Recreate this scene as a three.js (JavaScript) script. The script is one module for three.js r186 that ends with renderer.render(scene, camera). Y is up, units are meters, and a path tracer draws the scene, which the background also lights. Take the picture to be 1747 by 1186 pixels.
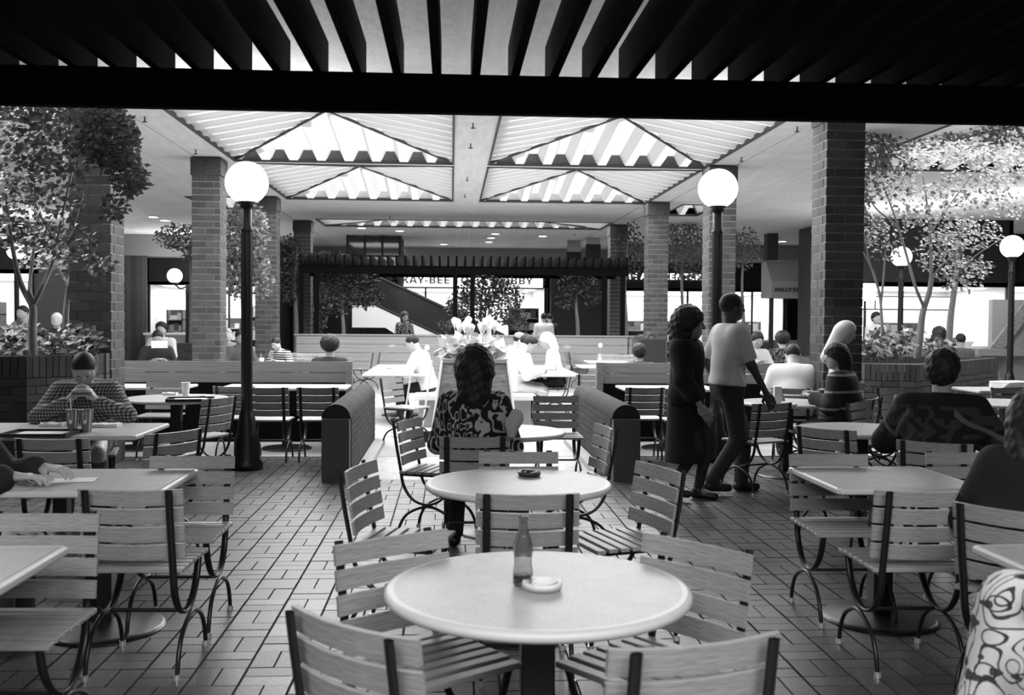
import * as THREE from 'three';
import { mergeGeometries } from 'three/addons/utils/BufferGeometryUtils.js';
import { RoundedBoxGeometry } from 'three/addons/geometries/RoundedBoxGeometry.js';
import { RectAreaLightUniformsLib } from 'three/addons/lights/RectAreaLightUniformsLib.js';
import { FontLoader } from 'three/addons/loaders/FontLoader.js';
import { TextGeometry } from 'three/addons/geometries/TextGeometry.js';

// ---------- camera, sky, sun, exposure ----------
const scene = new THREE.Scene();
const EYE = 1.52, FOCAL = 1700;
const camera = new THREE.PerspectiveCamera(2 * Math.atan(593 / FOCAL) * 180 / Math.PI, 1747 / 1186, 0.05, 200);
camera.position.set(0, EYE, 0);
camera.rotation.order = 'YXZ';
camera.rotation.set(-0.0282, -0.0609, 0.007);
camera.filmGauge = 36;
camera.focus = 8.5;
camera.userData.fStop = 4;
camera.updateMatrixWorld(true);
scene.add(camera);
const renderer = new THREE.WebGLRenderer({ antialias: true });
renderer.toneMapping = THREE.LinearToneMapping;
renderer.toneMappingExposure = 1.0;
renderer.shadowMap.enabled = true;
RectAreaLightUniformsLib.init();
scene.background = new THREE.Color().setRGB(0.4, 0.4, 0.4);      // even bright sky over the roof lights
const sun = new THREE.DirectionalLight(0xffffff, 5.5);
sun.position.set(-7, 16, 1); sun.target.position.set(0, 0, -12);
sun.castShadow = true; sun.shadow.camera.left = sun.shadow.camera.bottom = -30; sun.shadow.camera.right = sun.shadow.camera.top = 30;
scene.add(sun, sun.target);
const SKYLIGHT = 6.5;                                             // daylight through the roof-light sheets

// ---------- helpers ----------
let seed = 7;
function rnd() { seed = (seed * 1664525 + 1013904223) >>> 0; return seed / 4294967296; }
const rr = (a, b) => a + (b - a) * rnd();
const V = (x, y, z) => new THREE.Vector3(x, y, z);
const PI = Math.PI;
function ray(px, py) { return V((px - 873.5) / FOCAL, -(py - 593) / FOCAL, -1).applyQuaternion(camera.quaternion); }
function at(px, py, D) { const v = ray(px, py); return v.multiplyScalar(-D / v.z).add(camera.position); }   // the point of the plane z = -D seen there
function onY(px, py, h) { const v = ray(px, py); return v.multiplyScalar((h - EYE) / v.y).add(camera.position); }
const taken = {};
function numbered(n) { const k = taken[n] = (taken[n] ?? -1) + 1; return k ? n + '_' + String(k).padStart(3, '0') : n; }
function tag(o, label, category, group, kind) {
  if (label) o.userData.label = label;
  if (category) o.userData.category = category;
  if (group) o.userData.group = group;
  if (kind) o.userData.kind = kind;
  return o;
}
function thing(name, label, category, p = [0, 0, 0], turn = 0, group) {
  const o = new THREE.Group(); o.name = numbered(name); scene.add(o);
  o.position.set(p[0], p[1], p[2]); o.rotation.y = turn;
  return tag(o, label, category, group);
}
function shade(m) { m.castShadow = m.receiveShadow = true; return m; }
function part(name, geo, m, parent) {
  if (Array.isArray(geo)) geo = merge(geo);
  const o = shade(new THREE.Mesh(geo, m)); o.name = name; parent.add(o); return o;
}
function solo(name, geo, m, label, category, group) {
  if (Array.isArray(geo)) geo = merge(geo);
  const o = shade(new THREE.Mesh(geo, m)); o.name = numbered(name); scene.add(o); return tag(o, label, category, group);
}
function struct(name, geo, m) {
  if (Array.isArray(geo)) geo = merge(geo);
  const o = shade(new THREE.Mesh(geo, m)); o.name = numbered(name); scene.add(o); o.userData.kind = 'structure'; return o;
}
function merge(list) {
  return mergeGeometries(list.map(g => {
    g = g.index ? g.toNonIndexed() : g;
    for (const k of Object.keys(g.attributes)) if (!['position', 'normal', 'uv'].includes(k)) g.deleteAttribute(k);
    return g;
  }));
}
function copyOf(o, p, turn, label, group) {
  const c = o.clone(); c.name = numbered(o.name.replace(/_\d{3}$/, '')); scene.add(c); c.userData = { ...o.userData };
  c.position.set(...p); c.rotation.y = turn; tag(c, label, null, group); return c;
}
function box(w, h, d, x = 0, y = 0, z = 0, r = 0) {
  const g = r ? new RoundedBoxGeometry(w, h, d, 1, r) : new THREE.BoxGeometry(w, h, d);
  return g.translate(x, y, z);
}
function slab(x0, x1, y0, y1, z0, z1) { return new THREE.BoxGeometry(x1 - x0, y1 - y0, z1 - z0).translate((x0 + x1) / 2, (y0 + y1) / 2, (z0 + z1) / 2); }
function tube(pts, r, seg = 16, rad = 6, closed = false) {
  return new THREE.TubeGeometry(new THREE.CatmullRomCurve3(pts.map(p => p.isVector3 ? p : V(...p)), closed, 'centripetal'), seg, r, rad, closed);
}
function bar(a, b, r0, r1 = r0, n = 7) {
  const A = a.isVector3 ? a : V(...a), B = b.isVector3 ? b : V(...b), L = A.distanceTo(B);
  const g = new THREE.CylinderGeometry(r1, r0, L, n, 1); g.translate(0, L / 2, 0);
  g.applyQuaternion(new THREE.Quaternion().setFromUnitVectors(V(0, 1, 0), B.clone().sub(A).normalize()));
  return g.translate(A.x, A.y, A.z);
}
function lathe(pts, n = 24) { return new THREE.LatheGeometry(pts.map(p => new THREE.Vector2(p[0], p[1])), n); }

// ---------- textures: grain, speckle and weave only ----------
function tex(w, h, f, rx = 1, ry = 1) {
  const d = new Uint8Array(w * h * 4);
  for (let y = 0; y < h; y++) for (let x = 0; x < w; x++) {
    const c = Math.max(0, Math.min(255, f(x / w, y / h, x, y) * 255)), k = (y * w + x) * 4; d[k] = d[k + 1] = d[k + 2] = c; d[k + 3] = 255;
  }
  const t = new THREE.DataTexture(d, w, h); t.wrapS = t.wrapT = THREE.RepeatWrapping; t.magFilter = THREE.LinearFilter; t.minFilter = THREE.LinearFilter;
  t.colorSpace = THREE.SRGBColorSpace; t.repeat.set(rx, ry); t.needsUpdate = true; return t;
}
function noiseGrid(n, s) { let q = s; const a = new Float32Array(n * n); for (let i = 0; i < n * n; i++) { q = (q * 1664525 + 1013904223) >>> 0; a[i] = q / 4294967296; } return a; }
function vnoise(n, s) {                                               // tiling value noise on 0..1
  const a = noiseGrid(n, s);
  return (u, v) => {
    u = ((u % 1) + 1) % 1 * n; v = ((v % 1) + 1) % 1 * n; const x = Math.floor(u), y = Math.floor(v); let fx = u - x, fy = v - y;
    fx = fx * fx * (3 - 2 * fx); fy = fy * fy * (3 - 2 * fy); const X = (x + 1) % n, Y = (y + 1) % n;
    return (a[y % n * n + x % n] * (1 - fx) + a[y % n * n + X] * fx) * (1 - fy) + (a[Y * n + x % n] * (1 - fx) + a[Y * n + X] * fx) * fy;
  };
}
const n8 = vnoise(8, 3), n16 = vnoise(16, 5), n32 = vnoise(32, 9), n64 = vnoise(64, 11), n128 = vnoise(128, 17);
const T = {
  brick: tex(128, 128, (u, v) => 0.62 + 0.22 * n16(u, v) + 0.2 * n64(u, v) + 0.1 * n128(u, v) - 0.15),
  wood: tex(256, 64, (u, v) => 0.72 + 0.2 * n32(u * 0.5, v * 2) + 0.16 * n64(u * 0.12, v * 1.5) - 0.1),
  plaster: tex(256, 256, (u, v) => 0.86 + 0.06 * n8(u, v) + 0.08 * n128(u, v)),
  stone: tex(256, 256, (u, v) => 0.72 + 0.16 * n32(u, v) + 0.18 * n128(u, v)),
  top: tex(256, 256, (u, v) => 0.88 + 0.05 * n16(u, v) + 0.1 * n128(u, v)),
  bark: tex(64, 128, (u, v) => 0.6 + 0.35 * n32(u * 2, v * 0.6) + 0.1 * n64(u, v)),
};
function mat(g, rough = 0.7, o = {}) {
  const { trans, ...rest } = o;
  const m = new (trans || o.clearcoat || o.sheen ? THREE.MeshPhysicalMaterial : THREE.MeshStandardMaterial)({ roughness: rough, ...rest });
  m.color.setRGB(g, g, g); if (trans) { m.transmission = trans; m.thickness = 0; m.side = THREE.DoubleSide; }
  return m;
}
function glow(g) { const m = new THREE.MeshStandardMaterial({ roughness: 0.6 }); m.color.setRGB(0.8, 0.8, 0.8); m.emissive = new THREE.Color().setRGB(1, 1, 1); m.emissiveIntensity = g; return m; }
const M = {
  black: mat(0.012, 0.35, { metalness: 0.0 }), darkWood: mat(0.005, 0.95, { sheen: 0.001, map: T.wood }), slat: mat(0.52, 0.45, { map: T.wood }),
  foot: mat(0.8, 0.25, { metalness: 0.6 }), tableTop: mat(0.46, 0.4, { map: T.top }), tableEdge: mat(0.6, 0.4), ceiling: mat(0.85, 0.95, { map: T.plaster }),
  mortar: mat(0.3, 0.95), mortarDark: mat(0.1, 0.95), brickA: mat(0.11, 0.9, { map: T.brick }), brickB: mat(0.13, 0.9, { map: T.brick }), brickC: mat(0.085, 0.9, { map: T.brick }),
  paveA: mat(0.18, 0.38, { map: T.brick }), paveB: mat(0.215, 0.36, { map: T.brick }), paveC: mat(0.15, 0.4, { map: T.brick }), pale: mat(0.5, 0.6, { map: T.stone }),
  board: mat(0.3, 0.7, { map: T.wood }), boardLight: mat(0.42, 0.7, { map: T.wood }), white: mat(0.8, 0.6), grey: mat(0.35, 0.8), dark: mat(0.05, 0.8), darker: mat(0.02, 0.85),
  leaf: mat(0.13, 0.32, { trans: 0.25 }), leafShaded: mat(0.03, 0.45, { trans: 0.1 }), leafPale: mat(0.5, 0.45, { trans: 0.3 }), bark: mat(0.26, 0.9, { map: T.bark }), soil: mat(0.03, 1), wall: mat(0.45, 0.9, { map: T.plaster }), metal: mat(0.35, 0.35, { metalness: 0.8 }),  // darkest leaf is a shaded copy: pergola shade put into its colour
  glass: mat(0.95, 0.03, { trans: 1 }),
};
M.darkWood.specularIntensity = 0.2;
const BRD = [mat(0.05, 0.9, { map: T.brick }), mat(0.065, 0.9, { map: T.brick }), mat(0.04, 0.9, { map: T.brick })];
const BR = [M.brickA, M.brickB, M.brickC], PV = [M.paveA, M.paveB, M.paveC];
// ---------- floor ----------
const CEIL = 3.92;
{
  const f = struct('floor', [slab(-24, 24, -0.3, -0.012, -50, 8)], M.mortarDark);
  // basket-weave brick pavers, 0.105 x 0.21 m, as far as the brick floor goes
  const inBricks = (x, z) => z > -9.4 || (z > -11.0 && (x < -1.0 || x > 1.6));
  const all = [];
  for (let i = -34; i < 40; i++) for (let j = -52; j < 4; j++) {
    const cx = i * 0.216 + 0.1, cz = j * 0.212, odd = (i + j) & 1;
    if (!inBricks(cx, cz)) continue;
    for (const s of [-1, 1]) all.push(odd ? [cx + s * 0.053, cz, 1] : [cx, cz + s * 0.053, 0]);
  }
  const g = new THREE.BoxGeometry(0.204, 0.03, 0.098).translate(0, -0.015, 0);
  const seen = all.map((b, k) => {
    const v = V(b[0], 0, b[1]).sub(camera.position).applyQuaternion(camera.quaternion.clone().invert());
    const px = 873.5 + FOCAL * v.x / -v.z, py = 593 - FOCAL * v.y / -v.z;
    return { k, d: -v.z, ok: v.z < 0 && px > 0 && px < 1747 && py < 1186 };
  }).filter(o => o.ok).sort((a, b) => a.d - b.d).slice(0, 300);
  const near = new Set(seen.map(o => o.k));
  let n = 0;
  for (const k of near) {
    const b = all[k], o = part(n ? 'brick_' + String(n).padStart(3, '0') : 'brick', g, PV[Math.floor(rnd() * 3)], f);
    o.position.set(b[0], rr(-0.0015, 0.0015), b[1]); o.rotation.y = b[2] ? PI / 2 : 0; n++;
  }
  const rest = all.filter((b, k) => !near.has(k)), im = new THREE.InstancedMesh(g, M.paveA, rest.length), q = new THREE.Matrix4(), c = new THREE.Color();
  rest.forEach((b, k) => { q.makeRotationY(b[2] ? PI / 2 : 0).setPosition(b[0], rr(-0.0015, 0.0015), b[1]); im.setMatrixAt(k, q); const w = rr(0.8, 1.25); im.setColorAt(k, c.setRGB(w, w, w)); });
  im.name = 'paving_bricks'; im.userData.kind = 'stuff'; shade(im); f.add(im);
  // pale paved floor of the dining court beyond, in large slabs
  const slabs = [[-1.0, 1.6, -11.0, -9.41]];
  for (const [x0, x1, z0, z1] of slabs) part('floor_slab', slab(x0, x1, -0.02, 0, z0, z1), M.pale, f);
  part('floor_slab', slab(-24, 24, -0.02, 0, -50, -11.02), M.pale, f);
}
// ---------- ceiling with roof-light openings ----------
const SKY = [[-3.33, 0.03, -15.55, -11.0], [0.55, 3.98, -15.55, -11.0], [-3.33, 0.03, -20.4, -15.75], [0.55, 3.98, -20.4, -15.75], [-3.3, 3.95, -26.3, -24.4],
  [-5.3, -4.2, -22.4, -20.2], [4.75, 5.6, -22.6, -20.4], [-3.33, 0.03, -0.4, 4.2], [0.55, 3.98, -0.4, 4.2], [-8.2, -4.5, -12.6, -8.4], [6.0, 9.5, -15.4, -11.4]];
{
  const xs = [-24, 24], zs = [-50, 8];
  for (const [a, b, c, d] of SKY) { xs.push(a, b); zs.push(c, d); }
  for (const x of [-3.85, -3.825, 4.37, 4.395]) xs.push(x);
  const X = [...new Set(xs)].sort((a, b) => a - b), Z = [...new Set(zs)].sort((a, b) => a - b), geos = [], thin = [];
  for (let i = 0; i + 1 < X.length; i++) for (let j = 0; j + 1 < Z.length; j++) {
    const cx = (X[i] + X[i + 1]) / 2, cz = (Z[j] + Z[j + 1]) / 2;
    if (SKY.some(s => cx > s[0] && cx < s[1] && cz > s[2] && cz < s[3])) continue;
    const groove = X[i + 1] - X[i] < 0.03;                               // a shadow-gap joint along each column line
    geos.push(slab(X[i], X[i + 1], CEIL + (groove ? 0.07 : 0), CEIL + 0.25, Z[j], Z[j + 1]));
  }
  struct('ceiling', geos, M.ceiling);
}
const sheetMat = mat(0.88, 1, { trans: 0.6 });
const curbMat = mat(0.2, 0.85), hipMat = mat(0.06, 0.7);
const SKYNAMES = ['near roof light of folded white sheets left of the centre strip', 'near roof light of folded white sheets right of the centre strip', 'second roof light of folded sheets left of the centre strip',
  'second roof light of folded sheets right of the centre strip', 'narrow far roof light above the wooden pergola', 'small roof light over the far left aisle', 'small roof light over the far right aisle', 'roof light above the camera, left of the centre strip', 'roof light above the camera, right of the centre strip', 'roof light over the left planter tree', 'roof light over the right planter trees'];
SKY.forEach(([x0, x1, z0, z1], k) => {
  const cx = (x0 + x1) / 2, cz = (z0 + z1) / 2, hw = (x1 - x0) / 2, hd = (z1 - z0) / 2;
  const t = thing('skylight', SKYNAMES[k], 'skylight', [cx, CEIL + 0.06, cz], 0, 'folded roof lights');
  const rise = 0.32, A = 0.17, base = -0.05;
  const faces = [];
  for (let side = 0; side < 4; side++) {
    const half = side % 2 ? hd : hw, deep = side % 2 ? hw : hd, np = Math.max(2, Math.round(2 * half / 0.42)), n = np * 4;
    const pos = [];
    const line = i => {                                                  // fold line i: from the eave up to the hip
      const u = -half + 2 * half / np * (Math.floor(i / 4) + [0, 0.31, 0.5, 0.81][i % 4]), v = Math.max(0.02, (1 - Math.abs(u) / half)) * deep, y = base + (i % 4 > 1 ? A : 0);
      const m = (uu, vv, yy) => { const w = deep - vv; return side === 0 ? [uu, yy, -w] : side === 2 ? [-uu, yy, w] : side === 1 ? [w, yy, uu] : [-w, yy, -uu]; };
      return [m(u, 0, y), m(u, v, y + rise * v / deep)];
    };
    for (let i = 0; i < n; i++) { const [a, b] = line(i), [c, d] = line(i + 1); pos.push(...a, ...c, ...d, ...a, ...d, ...b); }
    const g = new THREE.BufferGeometry(); g.setAttribute('position', new THREE.Float32BufferAttribute(pos, 3)); g.computeVertexNormals();
    part('folded_sheet', g, sheetMat, t);
  }
  const C = 0.3;
  part('curb', [slab(-hw - 0.05, hw + 0.05, -0.06, C, -hd - 0.05, -hd), slab(-hw - 0.05, hw + 0.05, -0.06, C, hd, hd + 0.05), slab(-hw - 0.05, -hw, -0.06, C, -hd, hd), slab(hw, hw + 0.05, -0.06, C, -hd, hd)], curbMat, t);
  part('trim', [slab(-hw, hw, -0.075, -0.02, -hd, -hd + 0.03), slab(-hw, hw, -0.075, -0.02, hd - 0.03, hd), slab(-hw, -hw + 0.03, -0.075, -0.02, -hd, hd), slab(hw - 0.03, hw, -0.075, -0.02, -hd, hd)], hipMat, t);
  for (const [sx, sz] of [[-1, -1], [1, -1], [-1, 1], [1, 1]]) part('hip_bar', bar([sx * hw, base + 0.0, sz * hd], [0, base + rise, 0], 0.022, 0.022, 5), hipMat, t);
  const l = new THREE.RectAreaLight(0xffffff, SKYLIGHT, 2 * hw - 0.1, 2 * hd - 0.1);
  l.position.set(cx, CEIL - 0.02, cz); l.lookAt(cx, 0, cz); scene.add(l);
});
// downlights and sprinklers in the ceiling
{
  const lm = glow(3);
  const DL = ['downlight above the lift tower, leftmost of the far ones', 'downlight just right of the lift tower top', 'topmost of three close downlights in mid ceiling', 'middle of three close downlights in mid ceiling', 'lowest of three close downlights in mid ceiling', 'downlight toward the far right column', 'downlight low over middle of the far pergola', 'downlight at right edge of the lift tower', 'left downlight of the pair over left aisle', 'right downlight of the pair over left aisle', 'left downlight of the pair over right aisle', 'right downlight of the pair over right aisle'];
  for (const [k, [px, py]] of [[617, 388], [682, 393], [845, 398], [838, 405], [834, 412], [926, 402], [757, 416], [683, 421], [262, 369], [282, 375], [1322, 413], [1335, 411]].entries()) {
    const p = onY(px, py, CEIL);
    if (p.z < -45) continue;
    const t = thing('downlight', DL[k], 'downlight', [p.x, CEIL - 0.012, p.z], 0, 'recessed downlights ' + (px < 500 ? 'left' : px > 1200 ? 'right' : 'far'));
    const rg = part('ring', new THREE.CylinderGeometry(0.14, 0.14, 0.02, 16).translate(0, 0, 0), M.white, t);
    part('lamp', new THREE.CylinderGeometry(0.11, 0.11, 0.02, 16).translate(0, -0.005, 0), lm, rg);
  }
  const SL = ['sprinkler head nearest the left tree', 'sprinkler head above the second left column', 'nearest sprinkler head on the centre ceiling strip', 'second sprinkler head on the centre ceiling strip', 'third sprinkler head on the centre ceiling strip', 'farthest sprinkler head on the centre ceiling strip', 'sprinkler head beside the nearest right column', 'sprinkler head above the second right column', 'sprinkler head before the far narrow roof light', 'sprinkler head beyond the far narrow roof light'];
  for (const [k, [px, py]] of [[247, 199], [334, 255], [807, 210], [803, 245], [797, 302], [793, 331], [1360, 216], [1265, 268], [665, 368], [980, 398]].entries()) {
    const p = onY(px, py, CEIL);
    const t = thing('sprinkler', SL[k], 'sprinkler', [p.x, CEIL, p.z], 0, 'ceiling sprinklers');
    part('pipe', new THREE.CylinderGeometry(0.009, 0.009, 0.06, 6).translate(0, -0.03, 0), M.dark, t);
    part('deflector', new THREE.CylinderGeometry(0.03, 0.03, 0.008, 8).translate(0, -0.062, 0), M.dark, t);
  }
}
// room shell
struct('wall_back', [slab(-24, 24, 0, CEIL, -46.3, -46)], M.wall);
struct('wall_left', [slab(-24.3, -24, 0, CEIL, -46, 8)], M.wall);
struct('wall_right', [slab(24, 24.3, 0, CEIL, -46, 8)], M.wall);
struct('wall_front', [slab(-24, 24, 0, CEIL, 7.7, 8)], M.wall);

// ---------- brick columns ----------
function brickColumn(x, z, W, label, fine) {
  const t = thing('brick_column', label, 'column', [x, 0, z], 0, 'brick columns');
  const H = CEIL, c = 0.0985, n = Math.floor((H - 0.22) / c), d = 0.09;
  part('core', box(W - 0.016, n * c, W - 0.016, 0, n * c / 2, 0), M.mortar, t);
  const L = W / 2 - 0.004, mid = W - 2 * d - 0.008;
  const gA = new THREE.BoxGeometry(L - 0.004, c - 0.011, d), gB = new THREE.BoxGeometry(mid - 0.004, c - 0.011, d), gm = [];
  const put = (g, px, py, pz, ry) => {
    if (fine) { const o = part('brick', g, BR[Math.floor(rnd() * 3)], t); o.position.set(px, py, pz); o.rotation.y = ry; }
    else gm.push(g.clone().rotateY(ry).translate(px, py, pz));
  };
  for (let k = 0; k < n; k++) {
    const y = (k + 0.5) * c, odd = k & 1, e = W / 2 - d / 2;
    for (const s of [-1, 1]) {
      for (const u of [-1, 1]) odd ? put(gA, s * e, y, u * W / 4, PI / 2) : put(gA, u * W / 4, y, s * e, 0);
      odd ? put(gB, 0, y, s * e, 0) : put(gB, s * e, y, 0, PI / 2);
    }
  }
  if (!fine) part('brickwork', gm, M.brickA, t).userData.kind = 'stuff';
  part('cap', [box(W + 0.03, H - n * c - 0.02, W + 0.03, 0, (n * c + H - 0.02) / 2, 0)], M.brickC, t);
  return t;
}
const COLZ = [-10.6, -15.4, -20.2, -25.0];
const CN = ['nearest', 'second', 'third', 'farthest'];
for (let k = 0; k < 4; k++) {
  brickColumn(-3.67, COLZ[k], 0.42, `${CN[k]} brick column of the left row`, k < 3);
  brickColumn(4.17, COLZ[k], 0.42, `${CN[k]} brick column of the right row`, k < 3);
}

// ---------- pergola overhead, in front of and above the camera ----------
function pergola(label, x0, x1, zf, zb, pitch, pad, posts, name) {
  const t = thing('pergola', label, 'pergola', [0, 0, 0], 0);
  const yb = 2.52, yt = 2.706, ys = 2.92;
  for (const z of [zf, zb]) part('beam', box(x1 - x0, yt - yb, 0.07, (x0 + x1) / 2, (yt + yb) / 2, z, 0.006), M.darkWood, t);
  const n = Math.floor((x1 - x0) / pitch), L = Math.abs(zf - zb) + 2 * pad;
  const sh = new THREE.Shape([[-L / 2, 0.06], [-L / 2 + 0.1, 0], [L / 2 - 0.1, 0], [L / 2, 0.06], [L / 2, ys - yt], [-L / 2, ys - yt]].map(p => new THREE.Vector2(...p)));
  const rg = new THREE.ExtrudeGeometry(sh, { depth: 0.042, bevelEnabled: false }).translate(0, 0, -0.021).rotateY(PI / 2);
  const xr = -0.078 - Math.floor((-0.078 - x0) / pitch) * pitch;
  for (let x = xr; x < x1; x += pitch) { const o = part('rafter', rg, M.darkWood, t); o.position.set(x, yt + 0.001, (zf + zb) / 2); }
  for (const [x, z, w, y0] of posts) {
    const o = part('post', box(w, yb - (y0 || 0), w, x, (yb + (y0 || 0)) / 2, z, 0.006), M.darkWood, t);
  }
  return t;
}
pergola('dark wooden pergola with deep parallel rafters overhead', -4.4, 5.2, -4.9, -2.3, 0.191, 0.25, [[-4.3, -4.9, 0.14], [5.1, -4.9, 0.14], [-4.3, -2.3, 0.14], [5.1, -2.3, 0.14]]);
// ---------- slatted bistro chair ----------
const CH = 0.80;
function bentSlat(w, h, t, sag, n = 6) {
  const g = new THREE.BoxGeometry(w, h, t, n, 1, 1), p = g.attributes.position;
  for (let i = 0; i < p.count; i++) p.setZ(i, p.getZ(i) + sag * (2 * p.getX(i) / w) ** 2);
  g.computeVertexNormals(); return g;
}
const backSlatG = bentSlat(0.43, 0.064, 0.014, 0.028), seatSlatG = new RoundedBoxGeometry(0.42, 0.02, 0.046, 1, 0.005);
const uprightG = (() => tube([[0, 0.805, -0.27], [0, 0.64, -0.245], [0, 0.47, -0.212], [0, 0.36, -0.19], [0, 0.27, -0.125], [0, 0.235, -0.03], [0, 0.255, 0.06], [0, 0.33, 0.14], [0, 0.44, 0.185]], 0.0095, 30, 6).scale(1.7, 1, 1))();
const archG = tube([[0, 0.012, -0.225], [0, 0.09, -0.205], [0, 0.165, -0.155], [0, 0.222, -0.03], [0, 0.222, 0.04], [0, 0.165, 0.155], [0, 0.09, 0.205], [0, 0.012, 0.225]], 0.0105, 24, 6);
const footG = new THREE.CylinderGeometry(0.015, 0.017, 0.024, 8);
const railG = box(0.02, 0.016, 0.4, 0, 0.437, -0.01), crossG = bar([-0.17, 0.232, 0], [0.17, 0.232, 0], 0.009);
const padG = box(0.026, 0.05, 0.012);
function makeChair() {
  const t = new THREE.Group(); t.name = 'slatted_chair';
  [0.768, 0.69, 0.612, 0.534].forEach((y, k) => { const o = part('back_slat', backSlatG, M.slat, t); o.position.set(0, y, -0.244 + k * 0.0115); o.rotation.x = -0.15; });
  for (let k = 0; k < 7; k++) { const o = part('seat_slat', seatSlatG, M.slat, t); o.position.set(0, 0.456 - (k === 6 ? 0.004 : 0), -0.185 + k * 0.061); }
  for (const s of [-1, 1]) {
    part('upright', uprightG, M.black, t).position.x = s * 0.17;
    const al = part('arched_legs', archG, M.black, t); al.position.x = s * 0.19;
    part('seat_rail', railG, M.black, t).position.x = s * 0.17;
    for (const u of [-1, 1]) part('foot', footG, M.foot, al).position.set(0, 0.012, u * 0.225);
  }
  part('crossbar', crossG, M.black, t);
  return t;
}
const chairProto = makeChair();
function putChair(x, z, turn, label) {
  const c = chairProto.clone(); c.name = numbered('slatted_chair'); c.position.set(x, 0, z); c.rotation.y = turn; scene.add(c);
  return tag(c, label, 'chair', 'slatted cafe chairs');
}
const dirTurn = (fx, fz) => Math.atan2(fx, fz);
function chairEnds(pl, pr, away, label) {                                  // the two ends of its top slat, and whether it faces away
  const a = onY(pl[0], pl[1], CH), b = onY(pr[0], pr[1], CH), d = b.clone().sub(a).setY(0).normalize();
  const f = V(d.z, 0, -d.x).multiplyScalar(away ? 1 : -1), m = a.add(b).multiplyScalar(0.5);
  return putChair(m.x + f.x * 0.25, m.z + f.z * 0.25, dirTurn(f.x, f.z), label);
}
function chairAt(px, py, deg, label) {                                     // deg 0 faces the camera, 180 away, 90 to the right
  const m = onY(px, py, CH), a = deg * PI / 180, f = V(Math.sin(a), 0, Math.cos(a));
  return putChair(m.x + f.x * 0.25, m.z + f.z * 0.25, a, label);
}
// front round table
chairEnds([490, 1040], [692, 1098], true, 'chair at front round table, nearest the camera on the left');
chairEnds([1065, 1116], [1325, 1088], true, 'chair at front round table, nearest the camera on the right');
chairEnds([565, 930], [750, 902], false, 'chair tucked in on the far left of front round table');
chairEnds([1117, 910], [1283, 945], false, 'chair tucked in on the far right of front round table');
// middle round table
chairEnds([815, 845], [987, 845], true, 'chair between the two nearest round tables, back to the camera');
chairEnds([588, 803], [624, 788], false, 'chair left of the middle round table, seen edge on');
chairEnds([1100, 788], [1164, 806], false, 'chair right of the middle round table, seat toward the table');
chairEnds([820, 771], [948, 771], false, 'chair on the far side of the middle round table');
chairEnds([668, 722], [714, 711], false, 'chair beside the walkway, left of the woman in printed blouse');
chairEnds([1022, 722], [1052, 734], false, 'chair against the right brick end wall');
const womanChair = chairEnds([752, 747], [868, 747], true, 'chair under the woman in printed blouse');
// left group
chairEnds([137, 838], [300, 838], true, 'chair on near side of left square table, back to camera');
chairEnds([262, 778], [400, 778], false, 'chair right of left square table, facing the camera');
chairEnds([-10, 876], [157, 876], false, 'chair facing the camera at the table in lower left corner');
chairEnds([262, 742], [340, 733], true, 'chair at the tray table of the man in checked shirt');
chairEnds([25, 750], [145, 750], true, 'chair back to camera across from man in checked shirt');
chairEnds([343, 683], [410, 676], true, 'chair at round tray table left of lamp post');
chairAt(541, 662, 180, 'chair before the left wooden screen, beside the brick end wall');
chairAt(455, 662, 180, 'chair before the left wooden screen, just right of lamp post');
chairAt(285, 652, 0, 'chair behind the round tray table on the left');
chairAt(398, 660, 180, 'chair before the left wooden screen, just left of lamp post');
// right group
chairEnds([1343, 775], [1476, 775], false, 'chair left of right square table, facing the camera');
chairEnds([1502, 840], [1662, 840], true, 'chair on near side of right square table, back to camera');
chairEnds([1578, 772], [1700, 772], false, 'chair on far side of right square table');
chairEnds([1532, 752], [1655, 760], true, 'chair under the man in dark patterned sweater');
chairEnds([1360, 728], [1452, 736], true, 'chair turned aside in front of the right round table');
chairEnds([1296, 690], [1345, 688], true, 'chair back to camera at round table with the napkin stand');
chairEnds([1395, 668], [1448, 680], false, 'chair beside the round table behind the napkin stand');
chairEnds([1312, 662], [1390, 664], true, 'chair under the man in white shirt');
chairEnds([1440, 690], [1484, 684], false, 'chair at the elbow of the woman in striped cardigan');
chairEnds([1488, 664], [1545, 661], false, 'chair in front of the right planter wall');
chairEnds([1526, 672], [1556, 682], false, 'chair turned sideways near the right planter wall');
chairAt(1102, 662, 180, 'chair before the right wooden screen beside the brick end wall');
chairAt(1170, 664, 180, 'chair before the right wooden screen behind the woman in black');
chairEnds([1690, 662], [1747, 662], false, 'chair at the far right table edge of the picture');
// dining court beyond the screens
for (const [px, py, deg, l] of [[622, 598, 250, 'chair left of the white table, nearest the striped child'], [641, 602, 250, 'second chair beside the long white table'], [658, 595, 250, 'third chair beside the long white table'],
  [968, 601, 100, 'chair leaning back beside the far right white table'], [993, 598, 100, 'chair right of the far white table, near planks'], [1010, 640, 170, 'chair behind the right brick end wall'],
  [948, 676, 0, 'chair beside the walkway behind the bright right table'], [665, 645, 60, 'chair half hidden behind the left brick end wall'],
  [1035, 604, 0, 'leftmost chair of the white row beyond right screen'], [1062, 605, 0, 'second chair of the white row beyond right screen'], [1090, 604, 0, 'third chair of the white row beyond right screen'], [1115, 606, 0, 'fourth chair of the white row beyond right screen'],
  [500, 602, 0, 'left chair of white row beyond left screen'], [525, 603, 0, 'middle chair of white row beyond left screen'], [548, 603, 0, 'right chair of white row beyond left screen'],
  [1300, 606, 180, 'chair under the man in dark suit'], [1273, 604, 0, 'chair beyond screen right of the walking man']]) chairAt(px, py, deg, l);

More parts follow.
